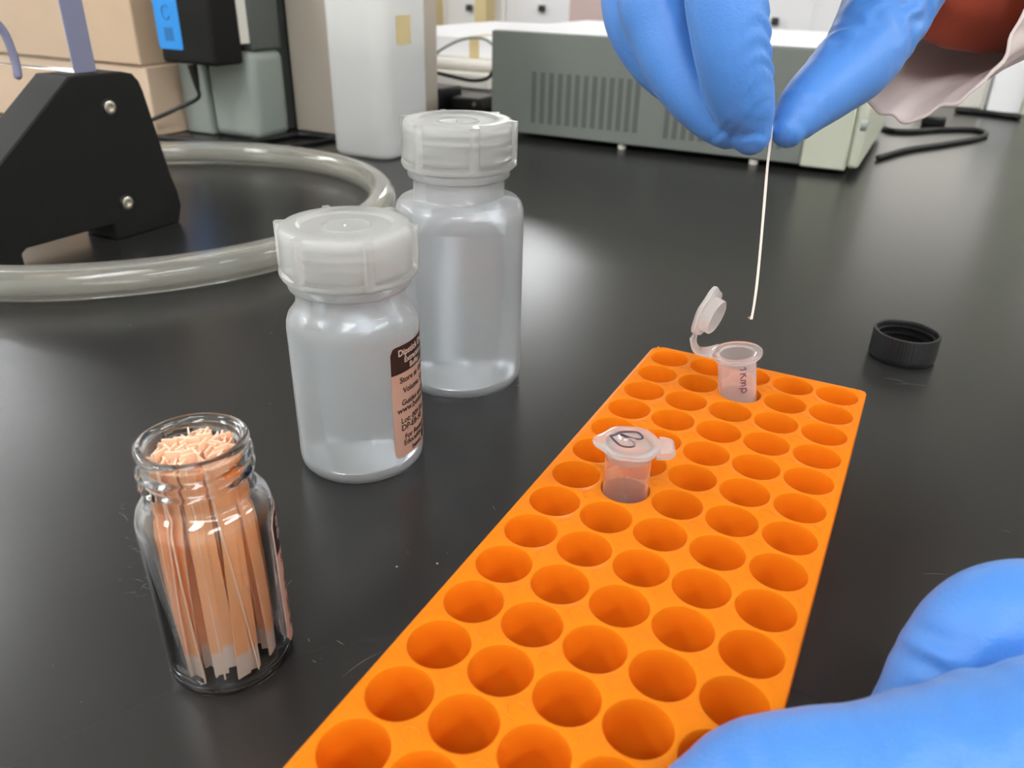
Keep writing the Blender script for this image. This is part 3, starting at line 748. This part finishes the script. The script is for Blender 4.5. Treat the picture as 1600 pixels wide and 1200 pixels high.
# ------------------------------------------------------------------ gloved hands
def organic(name, chains, material, parent, origin, wrinkles=(), voxel=0.75, smooth=6, extra=None):
    "chains: lists of (px, py, depth, radius); union -> one continuous skin"
    b = MB()
    for ch in chains:
        P = smooth_path([tuple(pt(x, y, D)) + (r,) for x, y, D, r in ch], 6)
        b.tube([p[:3] for p in P], [p[3] for p in P], 24, round_ends=True)
    if extra: extra(b)
    o = b.build(name, material, None, angle=180)
    md = o.modifiers.new('r', 'REMESH'); md.mode = 'VOXEL'; md.voxel_size = voxel*S
    m2 = o.modifiers.new('s', 'SMOOTH'); m2.factor = .6; m2.iterations = smooth
    bpy.context.view_layer.update()
    dg = bpy.context.evaluated_depsgraph_get()
    me = bpy.data.meshes.new_from_object(o.evaluated_get(dg))
    o.modifiers.clear(); old = o.data; o.data = me; bpy.data.meshes.remove(old)
    n = len(me.vertices); co = np.empty(n*3); me.vertices.foreach_get('co', co); co = co.reshape(-1, 3)/S
    no = np.empty(n*3); me.vertices.foreach_get('normal', no); no = no.reshape(-1, 3)
    disp = np.zeros(n)
    for (x, y, D, dirx, diry, amp, lam, lw, ll) in wrinkles:
        c = pt(x, y, D); d = CM[0]*dirx + CM[1]*diry; d /= np.linalg.norm(d)       # across the folds
        e = np.cross(d, CM[2]); e /= np.linalg.norm(e)
        q = co - c; s_ = q@d; t_ = q@e; z_ = q@CM[2]
        ph = .25*np.sin(t_*.55 + x)*lam
        disp += amp*np.cos(2*np.pi*(s_+ph)/lam)*np.exp(-(s_/lw)**2 - (t_/ll)**2 - (z_/9)**2)
    co = co + no*disp[:, None] - np.array(origin)
    me.vertices.foreach_set('co', (co*S).ravel()); me.update()
    me.polygons.foreach_set('use_smooth', [True]*len(me.polygons))
    me.materials.clear(); me.materials.append(material)
    o.name = name; o.parent = parent
    return o

hu_o = pt(1203, 228, 205)
hu = thing('gloved_hand', hu_o, 'hand in blue nitrile glove pinching a paper strip, with orange cuff and white sleeve', 'hand')
organic('glove', [
    # index finger
    [(1215, -200, 190, 11.5), (1150, -100, 192, 10.9), (1135, -20, 194, 10.2), (1139, 40, 195, 9.7), (1147, 100, 197.5, 9.1), (1158, 150, 201, 8.3), (1168, 185, 204, 7.0), (1173, 210, 205.5, 5.3)],
    # middle finger
    [(1170, -210, 208, 11.5), (1060, -100, 214, 10.6), (1020, -10, 216, 9.8), (1036, 50, 215.5, 9.4), (1060, 105, 214, 8.9), (1090, 152, 212, 7.8), (1120, 187, 210, 6.3), (1136, 201, 208.5, 5.3)],
    # ring finger
    [(1120, -220, 226, 11), (1010, -110, 232, 9.8), (984, -20, 234, 8.6), (992, 42, 234, 8.2), (1018, 92, 232, 7.2), (1042, 124, 230, 6.0)],
    # little finger, folded behind
    [(1100, -220, 244, 9.5), (1010, -120, 250, 8.6), (1000, -50, 252, 7.6), (1022, 0, 250, 7)],
    # thumb
    [(1462, -190, 232, 16), (1432, -90, 229, 15.2), (1396, -8, 225, 13.3), (1369, 47, 222, 11.8), (1338, 97, 218.5, 10.7), (1301, 130, 214.5, 9.3), (1263, 163, 210.5, 7.7), (1241, 190, 208, 5.9), (1232, 204, 207, 4.5)],
    # palm and wrist
    [(1200, -230, 203, 15), (1280, -270, 206, 19), (1370, -260, 216, 22), (1440, -215, 228, 22), (1500, -190, 240, 22)],
    [(1130, -240, 225, 13), (1240, -300, 230, 18), (1340, -300, 236, 22), (1450, -230, 244, 23), (1530, -190, 254, 23)],
], M['glove'], hu, hu_o,
    wrinkles=[(1198, 45, 194, .12, 1, .30, 5.0, 4.5, 6), (1204, 108, 197, .1, 1, .38, 3.6, 3.2, 5), (1190, 72, 192, .15, 1, .14, 4.5, 6, 6),
              (1168, 215, 200, -.25, 1, .16, 2.6, 3.5, 5), (1302, 62, 213, .45, 1, .75, 8, 3.5, 6), (1262, 150, 203, .8, -.7, .22, 6, 4, 5),
              (1425, 10, 215, .85, .4, .55, 6.5, 13, 14), (1130, 212, 206, .5, 1, .14, 3, 3, 5), (1068, -2, 206, 1, .2, .2, 7, 6, 5),
              (1175, 165, 197, .5, 1, .10, 4, 5, 5), (1360, 15, 213, .95, .2, .25, 6, 8, 10)], voxel=.5, smooth=5)

def sleeve(name, material, parent, origin, secs, th, seg=56, wav=None):
    "open tube of cloth: secs = list of (centre, radius_a, axis_a, radius_b, axis_b)"
    b = MB(); vs = []; n = len(secs)
    for i, (c, ra, ua, rb_, ub) in enumerate(secs):
        for j in range(seg):
            a = 2*math.pi*j/seg
            k = 1 + (wav(i/(n-1), a) if wav else 0)
            vs.append(np.array(c) - origin + np.array(ua)*ra*k*math.cos(a) + np.array(ub)*rb_*k*math.sin(a))
    b.add(vs, [(i*seg+j, i*seg+(j+1) % seg, (i+1)*seg+(j+1) % seg, (i+1)*seg+j) for i in range(n-1) for j in range(seg)])
    o = b.build(name, material, parent, angle=180)
    md = o.modifiers.new('thickness', 'SOLIDIFY'); md.thickness = th*S; md.offset = 0
    return o
# tapered orange cuff over the wrist: runs from the glove to the right
def sec(x, y, D, ra, rb_, adir, tiltf):
    "ellipse: first axis in the image plane along adir, second axis mostly along the viewing depth"
    c = pt(x, y, D); ua = CM[0]*adir[0] + CM[1]*adir[1]; ua /= np.linalg.norm(ua)
    ub = CM[2] + (CM[0]*(-adir[1]) + CM[1]*adir[0])*tiltf; ub /= np.linalg.norm(ub)
    return (c, ra, ua, rb_, ub)
sleeve('cuff', M['sleeve'], hu, hu_o,
       [sec(1462, -75, 239, 21, 23, (-.5, 1), -.3), sec(1478, -80, 243, 24, 26, (-.35, 1), -.3), sec(1510, -85, 249, 29, 29, (-.2, 1), -.3), sec(1560, -90, 258, 33, 32, (-.1, 1), -.3), sec(1640, -100, 272, 37, 35, (0, 1), -.3), sec(1760, -110, 290, 40, 37, (0, 1), -.3)],
       .8, wav=lambda t, a: .035*math.sin(5*a+3*t) + .02*math.sin(11*a))
sleeve('coat_sleeve', M['coat'], hu, hu_o,
       [sec(1458, 2, 242, 36.5, 25.5, (-.20, 1), 1.35), sec(1461, 1, 243, 36.2, 25, (-.20, 1), 1.35), sec(1486, -10, 248, 36, 25, (-.26, 1), 1.2), sec(1545, -40, 260, 38, 28, (-.33, 1), .9), sec(1625, -78, 275, 41, 34, (-.3, 1), .6), sec(1740, -160, 300, 43, 38, (-.2, 1), .3)],
       .9, seg=120, wav=lambda t, a: (.022*math.sin(7*a+1) + .022*math.sin(13*a+2) + .012*math.sin(23*a))*(1-.7*t))

hl_o = pt(1500, 1150, 120)
hl = thing('gloved_hand', hl_o, 'hand in blue nitrile glove steadying the near end of the orange rack', 'hand')
organic('glove', [
    # thumb lying across the near wells
    [(1120, 1268, 112, 8.6), (1180, 1244, 112, 10.2), (1270, 1232, 112, 10.8), (1380, 1225, 111, 11.2), (1500, 1205, 110, 12.2), (1640, 1190, 110, 14), (1800, 1190, 112, 17)],
    # index finger reaching down to the rack's side
    [(1800, 1000, 136, 11), (1690, 975, 134, 10.2), (1590, 965, 132, 9.6), (1530, 990, 132, 9.4), (1485, 1050, 133, 9.2), (1455, 1110, 134, 9.0), (1410, 1170, 135, 8.0), (1380, 1195, 135, 6.6)],
    # middle and ring fingers below it
    [(1820, 1070, 144, 11), (1700, 1060, 142, 10), (1600, 1080, 140, 9.5), (1540, 1130, 140, 9.0), (1500, 1180, 140, 7.6)],
    [(1840, 1150, 140, 11), (1740, 1150, 138, 10), (1660, 1180, 136, 9), (1600, 1215, 136, 8)],
    # palm
    [(1830, 1010, 134, 13), (1850, 1100, 128, 18), (1860, 1200, 122, 19), (1850, 1290, 118, 18)],
    [(1650, 1120, 124, 10), (1760, 1130, 124, 15), (1850, 1150, 126, 18)],
], M['glove'], hl, hl_o,
    wrinkles=[(1325, 1110, 104, 1, .1, .35, 5.5, 4, 5), (1366, 1105, 104, 1, .2, .35, 4, 3, 5), (1480, 1030, 124, .3, 1, .5, 7, 8, 9), (1180, 1180, 104, .7, -.7, .3, 6, 6, 7),
              (1540, 1120, 108, .2, 1, .4, 8, 8, 12), (1440, 1080, 126, .5, 1, .3, 5, 6, 7), (1420, 1180, 102, .6, .8, .2, 8, 10, 10)], voxel=.7)

# ------------------------------------------------------------------ things further back on the bench
# clear vinyl hose lying in a ring
b = MB(); hc, hr = (-353.4, 87.5), 142.8
PO = [(hc[0]+(hr+1.5*math.sin(2*a))*math.cos(a), hc[1]+(hr+1.5*math.sin(2*a))*math.sin(a), 8.0) for a in [math.radians(-165+330*k/120) for k in range(121)]]
n_ = 24
def ringset(r):
    bb = MB(); bb.tube(PO, r, n_, caps=False); return bb.v
vo_, vi_ = ringset(8.0), ringset(5.2); k = len(PO)
fs = [(i*n_+j, i*n_+(j+1) % n_, (i+1)*n_+(j+1) % n_, (i+1)*n_+j) for i in range(k-1) for j in range(n_)]
b.add(vo_, fs); b.f += [tuple(q+k*n_ for q in f[::-1]) for f in fs]; b.v += vi_
for e in (0, k-1):
    b.f += [(e*n_+j, e*n_+(j+1) % n_, k*n_+e*n_+(j+1) % n_, k*n_+e*n_+j) for j in range(n_)]
o = b.build('hose', M['hose'], angle=60, loc=(0, 0, 0.02))
tag(o, 'thick clear vinyl hose lying in a wide ring around the black stand', 'hose')

# black stand, a trapezium plate with an arch cut out of its foot
SX, ST = -320, 25
def yz(x, y, X=SX): p = on_x(x, y, X); return (p[1], p[2])
pr = [yz(107, 120), yz(190, 112), yz(207, 115), yz(217, 126), yz(224, 142), yz(268, 275), yz(278, 298), yz(284, 320)]
yr = on_z(287, 348)[1]; ya = on_z(182, 375)[1]
yl = yz(0, 256); sl = (yz(107, 120)[1]-yl[1])/(yz(107, 120)[0]-yl[0])
zl = 18; y_left = yl[0] - (yl[1]-zl)/sl
yla = on_z(30, 416)[1]
poly = pr + [(yr, 0), (ya, 0), (ya, 9), (yla+3, 9), (yla, 7), (yla, 0), (y_left-4, 0), (y_left-4, 10), (y_left, zl)]
st = thing('black_stand', (SX, ya, 0), 'black angular stand with two screws at the left edge inside the hose ring', 'stand')
b = MB()
T = Matrix(((0, 0, 1, 0), (1, 0, 0, -ya), (0, 1, 0, 0), (0, 0, 0, 1)))
b.prism(poly, -ST, 0, T); b.build('stand_plate', M['black_print'], st, bevel=.8, angle=30)
for (x, y) in ((170, 168), (198, 317)):
    p = on_x(x, y, SX) - np.array([SX, ya, 0])
    T2 = Matrix.Translation(tuple(p)) @ Matrix.Rotation(math.pi/2, 4, 'Y')
    b = MB(); b.lathe([(.01, .5), (1.5, .5), (1.6, 1.5), (2.6, 1.6), (3.4, 1.2), (3.5, .3), (3.5, -.5)], 24, T=T2); b.build('screw', M['steel'], st)
    b = MB(); b.lathe([(3.5, .1), (4.6, .12), (4.6, -.3)], 24, T=T2); b.build('screw_recess', M['black'], st)
ztop = poly[0][1]
# clear acrylic panel standing on it, its cut edge violet
y0a = yz(116, 112, SX-8)[0]; y1a = yz(150, 110, SX-8)[0]
pa = thing('acrylic_panel', (SX-8, y0a, ztop), 'clear acrylic panel with a violet cut edge rising from the black stand', 'panel')
b = MB(); b.box((-240, 0, .3), (-.5, y1a-y0a, 170)); b.build('clear_sheet', M['acrylic'], pa, bevel=.5)
b = MB(); b.box((-.5, 0, .3), (.3, y1a-y0a, 170)); b.build('cut_edge', M['acrylic_edge'], pa)
P = [on_x(x, y, SX-16) for x, y in ((-30, 20), (-8, 34), (6, 50), (17, 75), (25, 100), (28, 118))]
b = MB(); b.tube(smooth_path(P, 5), 1.9, 12, round_ends=True)
o = b.build('bent_tube', M['acrylic_edge'], angle=60); tag(o, 'thin bent violet-grey plastic tube in the top left corner beside the stand', 'tube')

# cardboard boxes
def boxy(name, x0, x1, y0, y1, z0, z1, material, label, cat, bev=1.5, group=None, rz=0, parts=None):
    t = thing(name, ((x0+x1)/2, (y0+y1)/2, z0), label, cat, group, rz)
    b = MB(); b.box((-(x1-x0)/2, -(y1-y0)/2, 0), ((x1-x0)/2, (y1-y0)/2, z1-z0)); b.build('box_body', material, t, bevel=bev, seg=3)
    return t
YC = 262
xr_ = on_y(241, 185, YC)[0]; zs_ = on_y(228, 104, YC)[2]
t = boxy('cardboard_box', xr_-260, xr_, YC, YC+170, 0.1, zs_, M['card2'], 'lower cardboard box behind the black stand, with another box on top', 'box')
t2 = boxy('cardboard_box', xr_-300, xr_-1, YC-3, YC+165, zs_+.6, zs_+170, M['card'], 'upper cardboard box filling the top left corner with pale tape across', 'box')
b = MB(); b.box((-150, -84.4, 0), (-60, -84.1, 60)); b.box((-150.3, -84.4, 90), (150.3, -84.2, 120)); b.build('packing_tape', M['card2'], t2)

# grey instrument: low body and taller rounded column
YG = 292
gx0 = xr_+4; gx1 = on_y(332, 200, YG)[0]; gx2 = on_y(398, 212, YG-4)[0]; gz = on_y(240, 62, YG)[2]
gi = thing('grey_instrument', ((gx0+gx2)/2, YG, 0), 'pale grey metal instrument behind the black power adapter', 'instrument')
ox = (gx0+gx2)/2
b = MB(); b.box((gx0-ox, 0, 0.2), (gx1-ox-.2, 44, gz)); b.build('housing', M['grey_dev'], gi, bevel=2)
zc_ = on_y(370, 82, YG-4)[2]
b = MB(); b.box((gx1-ox, 2, .2), (gx2-ox, 42, zc_)); b.build('column', M['grey_dev'], gi, bevel=7, seg=5)
b = MB(); b.box((gx1-ox+3, 8, zc_), (gx2-ox-1, 42, zc_+110)); b.build('upper_column', M['grey_dark'], gi, bevel=3)
xb = on_y(362, 30, YG-6)[0]-ox
b = MB(); b.box((xb-3, -3, zc_+6), (xb+3.5, 7.8, zc_+105)); b.build('trim_strip', M['cream'], gi, bevel=1)
p = on_y(345, 20, YG-8)
b = MB(); b.box((p[0]-ox-14, -10, zc_+8), (p[0]-ox+8, 7, zc_+80)); b.build('socket_block', M['black'], gi, bevel=3)
b = MB(); b.box((gx0-ox+2, 6, gz), (gx1-ox-6, 42, gz+90)); tt = b.build('cardboard_box', M['card'], loc=(ox, YG, .3), bevel=1)
tag(tt, 'small brown carton standing on the grey instrument, half hidden by the adapter', 'box')
# power adapter
YA = YG-34
q0 = on_y(254, 97, YA); q1 = on_y(338, 101, YA)
ad = thing('power_adapter', (q0[0], YA, q0[2]), 'black wall power adapter with a bright blue label hanging on the grey instrument', 'power adapter')
W = q1[0]-q0[0]
b = MB(); b.box((0, 0, 0), (W, 30, 95)); b.build('adapter_body', M['black_print'], ad, bevel=3, seg=4)
l0 = on_y(251, 77, YA)[0]-q0[0]; l1 = on_y(287, 77, YA)[0]-q0[0]; lz = on_y(270, 77, YA)[2]-q0[2]
b = MB()
b.prism([(l0+1.2, lz), (l1-1.2, lz), (l1, lz+1.2), (l1, 84), (l0, 84), (l0, lz+1.2)], -.5, .1, Matrix(((1, 0, 0, 0), (0, 0, 1, 0), (0, 1, 0, 0), (0, 0, 0, 1))))
lb = b.build('label', M['blue_label'], ad); lb['label'] = 'bright blue label'
b = MB(); c_ = (l0+l1)/2
b.tube([(c_+4.2*math.cos(a), -.55, lz+27+5*math.sin(a)) for a in [math.radians(30+300*k/24) for k in range(25)]], .6, 6)
b.box((c_-5, -.62, lz+6), (c_+5, -.5, lz+16)); b.build('printed_mark', M['blue_print'], lb)
s0 = on_y(300, 101, YA+12); s1 = on_y(309, 140, YA+12); o_ = np.array([q0[0], YA, q0[2]])
b = MB(); b.tube([s0-o_, (s0*.3+s1*.7)-o_, s1-o_], [4.2, 2.6, 1.9], 14); b.build('strain_relief', M['black'], ad, angle=60)
P = [s1, on_y(311, 150, YA+12), on_y(302, 158, YA+10), on_y(280, 168, YA+4), on_y(250, 182, YA-6), on_y(225, 193, YA-16), on_z(200, 208, 2)]
b = MB(); b.tube([p-o_ for p in smooth_path(P, 6)], 1.7, 10, round_ends=True); b.build('cable', M['black'], ad, angle=60)

# dark and taupe cabinets behind
YD = 338
d0 = on_y(372, 200, YD)[0]; d1 = on_y(438, 205, YD)[0]
boxy('grey_cabinet', d0, d1, YD+1, YD+150, .2, 300, M['grey_dark'], 'tall dark grey metal cabinet between the grey instrument and the taupe cabinet', 'cabinet')
YT = 352
t0_ = on_y(464, 205, YT)[0]; t1_ = on_y(516, 208, YT)[0]
tc_ = thing('taupe_cabinet', (t0_, YT, 0), 'tall taupe metal cabinet standing left of the white jug', 'cabinet')
b = MB(); b.box((0, 0, .2), (t1_-t0_+14, 160, 300)); b.build('cabinet_body', M['brown'], tc_, bevel=1.5)
b = MB(); b.box((d1-t0_+.8, 6, .2), (-.1, 150, 298)); b.build('gap_shade', M['black'], tc_)  # solid black strip, stands in for the shade between the cabinets
# black cable lying in front of them
b = MB(); P = [on_z(x, y, 2.6) for x, y in ((235, 214), (300, 220), (360, 225), (420, 218), (470, 210), (520, 215))]
b.tube(smooth_path(P, 6), 2.6, 10, round_ends=True); o = b.build('power_cable', M['black'], angle=60); tag(o, 'black cable lying on the bench in front of the grey cabinets', 'cable')
b = MB(); P = [on_z(x, y, 1.8) for x, y in ((240, 222), (330, 232), (430, 232), (500, 222), (540, 214))]
b.tube(smooth_path(P, 6), 1.8, 10, round_ends=True); o = b.build('power_cable', M['black'], angle=60); tag(o, 'thinner black cable curving between the hose ring and the white jug', 'cable')

# translucent white jug
YJ = 286
j0 = on_y(517, 240, YJ)[0]; j1 = on_y(606, 245, YJ)[0]; jw = j1-j0
jug = thing('plastic_jug', ((j0+j1)/2, YJ+32, 0), 'large translucent white plastic jug half full of liquid', 'jug')
def rrect(wx, wy, r, n=6):
    o = []
    for cx, cy, a0 in ((wx/2-r, wy/2-r, 0), (-wx/2+r, wy/2-r, 90), (-wx/2+r, -wy/2+r, 180), (wx/2-r, -wy/2+r, 270)):
        for k in range(n+1):
            a = math.radians(a0+90*k/n); o.append((cx+r*math.cos(a), cy+r*math.sin(a)))
    return o
def loft(b, secs):
    n = len(secs[0][1]); vs = [(x, y, z) for z, P in secs for x, y in P]
    b.add(vs, [(i*n+j, i*n+(j+1) % n, (i+1)*n+(j+1) % n, (i+1)*n+j) for i in range(len(secs)-1) for j in range(n)] + [tuple(range(n))[::-1], tuple((len(secs)-1)*n+j for j in range(n))])
b = MB(); secs = [(.1, rrect(jw-7, 57, 9)), (1.2, rrect(jw-3, 61, 11)), (4, rrect(jw, 64, 12)), (185, rrect(jw+1, 65, 12)), (200, rrect(jw-12, 52, 12)), (208, rrect(34, 34, 16))]
loft(b, secs)
o = b.build('jug_body', M['jug'], jug, angle=50); md = o.modifiers.new('thickness', 'SOLIDIFY'); md.thickness = 1.4*S; md.offset = -1
zl_ = on_y(580, 79, YJ)[2]
b = MB(); loft(b, [(2.4, rrect(jw-8, 56, 9)), (4.5, rrect(jw-3.4, 60.6, 11)), (zl_, rrect(jw-3.4, 60.6, 11))]); b.build('liquid', M['liquid'], jug, angle=50)
b = MB(); z_ = on_y(640, 52, YJ)[2]; b.box((jw/2+.4, -14, z_-10), (jw/2+.9, 4, z_+10)); tp = b.build('tape', M['tape'], jug); tp['label'] = 'strip of tan tape'
b = MB(); b.lathe([(17, 206), (17, 222), (.01, 222)], 32); b.build('jug_cap', M['white_box'], jug)

# grey bench instrument with vents (behind the hand)
YP = 431
px0 = on_y(767, 209, YP)[0]; px1 = on_y(1246, 270, YP)[0]; px2 = on_y(1338, 274, YP)[0]
pz1 = on_y(767, 47, YP)[2]
ps = thing('vented_instrument', (px1, YP, 0), 'wide grey-green instrument with vent slots and a beige front, behind the upper hand', 'instrument')
b = MB(); b.box((px0-px1, 0, 5), (0, 210, pz1)); b.build('housing', M['grey_psu'], ps, bevel=1.2)
b = MB(); b.box((px0-px1+2, 2, pz1), (0, 208, pz1+1)); b.build('top_sheen', M['white_box'], ps, bevel=.4)  # pale sheet added on the grey top, reflected light put into its white
b = MB(); b.box((0, -1, 4), (px2-px1-9, 212, pz1+2)); b.build('front_bezel', M['beige'], ps, bevel=1.5)
b = MB(); b.box((px2-px1-9, 1, 6), (px2-px1, 210, pz1+1)); b.build('front_panel', M['beige'], ps, bevel=3, seg=3)
def slot(x, yt, yb):
    p, q = on_y(x, yt, YP), on_y(x, yb, YP); xx = p[0]-px1
    b.box((xx-2.1, -.25, q[2]), (xx+2.1, .3, p[2]))  # shallow dark block, its colour stands in for shade inside an open slot
b = MB()
for k in range(13): slot(835+13.6*k, 112+1.05*k, 192+1.35*k)
b.build('vent_slot_shade', M['grey_dark'], ps)
b = MB()
for k in range(14): slot(1045+14*k, 158-1.0*0+.9*k, 217+1.3*k)
b.build('vent_slot_shade', M['grey_dark'], ps)
for x, y in ((968, 238), (1174, 266)):
    p = on_y(x, y-7, YP); b = MB(); b.lathe([(3.2, 0.1), (3.6, 1), (3.6, 5)], 16); b.build('foot', M['cream'], ps, loc=(p[0]-px1, 6, 0))
for x in (px0-px1+12, px2-px1-10):
    b = MB(); b.lathe([(3.2, 0.1), (3.6, 1), (3.6, 5)], 16); b.build('foot', M['cream'], ps, loc=(x, 190, 0))
p = on_x(1347, 195, px2); b = MB(); T2 = Matrix.Translation((px2-px1, p[1]-YP, p[2])) @ Matrix.Rotation(math.pi/2, 4, 'Y')
b.lathe([(4, -.5), (4, 2.5), (3.4, 3.5), (.01, 3.6)], 20, T=T2); b.build('push_button', M['grey_dev'], ps)

# cables on the right
b = MB(); P = [on_z(x, y, 2.2) for x, y in ((1372, 246), (1420, 233), (1480, 224), (1530, 215), (1541, 208), (1520, 202), (1470, 202), (1425, 205), (1390, 203), (1375, 195))]
b.tube(smooth_path(P, 8), 2.2, 10, round_ends=True); o = b.build('power_cable', M['black'], angle=60); tag(o, 'black cable in a flat loop right of the vented instrument', 'cable')
b = MB(); P = [on_z(x, y, 3) for x, y in ((1496, 172), (1530, 175), (1560, 179), (1592, 183))]
b.tube(smooth_path(P, 6), 3.0, 10, round_ends=True); o = b.build('power_cable', M['black'], angle=60); tag(o, 'short thick black cable in front of the white carton', 'cable')
b = MB(); P = [on_z(x, y, 5) for x, y in ((1440, 188), (1478, 190))]
b.box((P[0][0], P[0][1], 0.1), (P[1][0], P[1][1]+14, 9)); o = b.build('cable_plug', M['black'], bevel=2); tag(o, 'small black plug lying under the edge of the white sleeve', 'plug')
p = on_z(1562, 178); boxy('white_carton', p[0]-14, p[0]+24, p[1]+12, p[1]+90, .1, 75, M['white_box'], 'white carton on the bench at the right edge behind the sleeve', 'box')
p = on_z(1520, 172); boxy('white_carton', p[0]-60, p[0]+8, p[1]+16, p[1]+110, .1, 45, M['cream'], 'low cream carton partly hidden behind the coat sleeve', 'box')
p = on_z(1590, 182); boxy('beige_post', p[0]+2, p[0]+70, p[1]+14, p[1]+80, .1, 420, M['beige'], 'tall beige column at the right edge of the bench', 'post')

# white things in the middle distance
YW = 720
a = on_y(655, 85, YW); c = on_y(655, 52, YW)
wb = boxy('foam_box', a[0]-70, on_y(800, 88, YW)[0], YW, YW+330, a[2], c[2], M['white_box'], 'white foam box with a strip of tape, resting on the white tray', 'box', bev=2)
p = on_y(741, 60, YW); cx0 = wb.location.x/S
b = MB(); b.box((p[0]-cx0-7, -165.6, 0.5), (p[0]-cx0+7, -165, c[2]-a[2]+.4)); b.box((p[0]-cx0-7, -165, c[2]-a[2]+.05), (p[0]-cx0+7, -120, c[2]-a[2]+.4)); tp = b.build('tape', M['tape'], wb); tp['label'] = 'tan tape strip'
YTR = 700
a2 = on_y(655, 118, YTR); c2 = on_y(655, 86, YTR)
tr = boxy('white_tray', a2[0]-80, on_y(790, 128, YTR)[0], YTR, YTR+330, 20.2, min(c2[2], a[2])-.2, M['cream'], 'cream plastic tray under the white foam box', 'tray', bev=6)
boxy('grey_case', a2[0]-60, on_y(762, 150, 690)[0], YTR-6, YTR+300, .2, 20, M['cream'], 'flat pale case beneath the cream tray', 'box', bev=3)
# black adapters in front
for x0, x1, y_, h, lab in ((640, 700, 168, 22, 'black power brick on the bench beside the white jug'), (704, 756, 172, 14, 'low black power brick just left of the vented instrument')):
    p, q = on_z(x0, y_), on_z(x1, y_+3)
    t = thing('power_brick', ((p[0]+q[0])/2, p[1]+20, 0), lab, 'power adapter')
    w_ = (q[0]-p[0])
    b = MB(); b.box((-w_/2, -20, .1), (w_/2, 24, h)); b.build('brick_body', M['black'], t, bevel=3, seg=3)
    b = MB(); b.lathe([(.01, 0), (2.6, 0), (2.6, 1.2), (.01, 1.2)], 16, T=Matrix.Translation((w_/2-6, -20, h*.6)) @ Matrix.Rotation(math.pi/2, 4, 'X')); b.build('plug_contact', M['steel'], t)
b = MB(); P = [on_y(x, y, 640) for x, y in ((655, 108), (680, 113), (712, 121), (740, 126), (762, 122), (772, 108))]
b.tube(smooth_path(P, 6), 2.2, 10, round_ends=True); o = b.build('power_cable', M['black'], angle=60); tag(o, 'black cable sagging in front of the cream tray', 'cable')
b = MB(); P = [on_y(x, y, 640) for x, y in ((660, 104), (672, 92), (690, 77), (715, 64), (738, 59), (757, 61), (770, 70))]
b.tube(smooth_path(P, 6), 1.6, 10, round_ends=True); o = b.build('power_cable', M['grey_dev'], angle=60); tag(o, 'thin grey cable arching in front of the white foam box', 'cable')
# white drawer unit with knobs at the back of the bench
YB = 1330
dx0 = on_y(650, 20, YB)[0]-40; dx1 = on_y(1345, 40, YB)[0]+60
du = thing('drawer_unit', ((dx0+dx1)/2, YB, 0), 'long white drawer unit with small dark knobs at the back of the bench', 'drawers')
ox2 = (dx0+dx1)/2
b = MB(); b.box((dx0-ox2, 6, .2), (dx1-ox2, 160, 330)); b.build('carcass', M['white_box'], du, bevel=2)
kn = [(735, 12), (848, 13), (990, 20), (1100, 26), (1212, 33)]
xs_ = [on_y(x, y, YB)[0]-ox2 for x, y in kn]; zk = [on_y(x, y, YB)[2] for x, y in kn]
for i, (x, y) in enumerate(kn):
    x0_ = xs_[i]-60 if i == 0 else (xs_[i-1]+xs_[i])/2+2; x1_ = xs_[i]+60 if i == 4 else (xs_[i+1]+xs_[i])/2-2
    b = MB(); b.box((x0_, 0, 8), (x1_, 6, 120)); d = b.build('drawer', M['white_box'], du, bevel=2)
    b = MB(); b.box((xs_[i]-6, -10, zk[i]-6), (xs_[i]+6, 0, zk[i]+6)); b.build('knob', M['knob'], d, bevel=2)
for x in (677, 758):
    p = on_y(x, 10, YB-30); t = boxy('brown_folder', p[0]-13, p[0]+13, YB-50, YB-12, .2, 200, M['tape'], 'tan upright folder at the back, ' + ('right beside the white jug' if x < 700 else 'between the two knobs of the white drawers'), 'folder', bev=1)
p = on_y(915, 10, 1150); boxy('pink_carton', p[0]-30, p[0]+60, 1150, 1230, .2, 160, mat('dusty_pink_card', (.55, .42, .40), .7), 'dusty pink carton seen above the vented instrument left of the fingers', 'box')
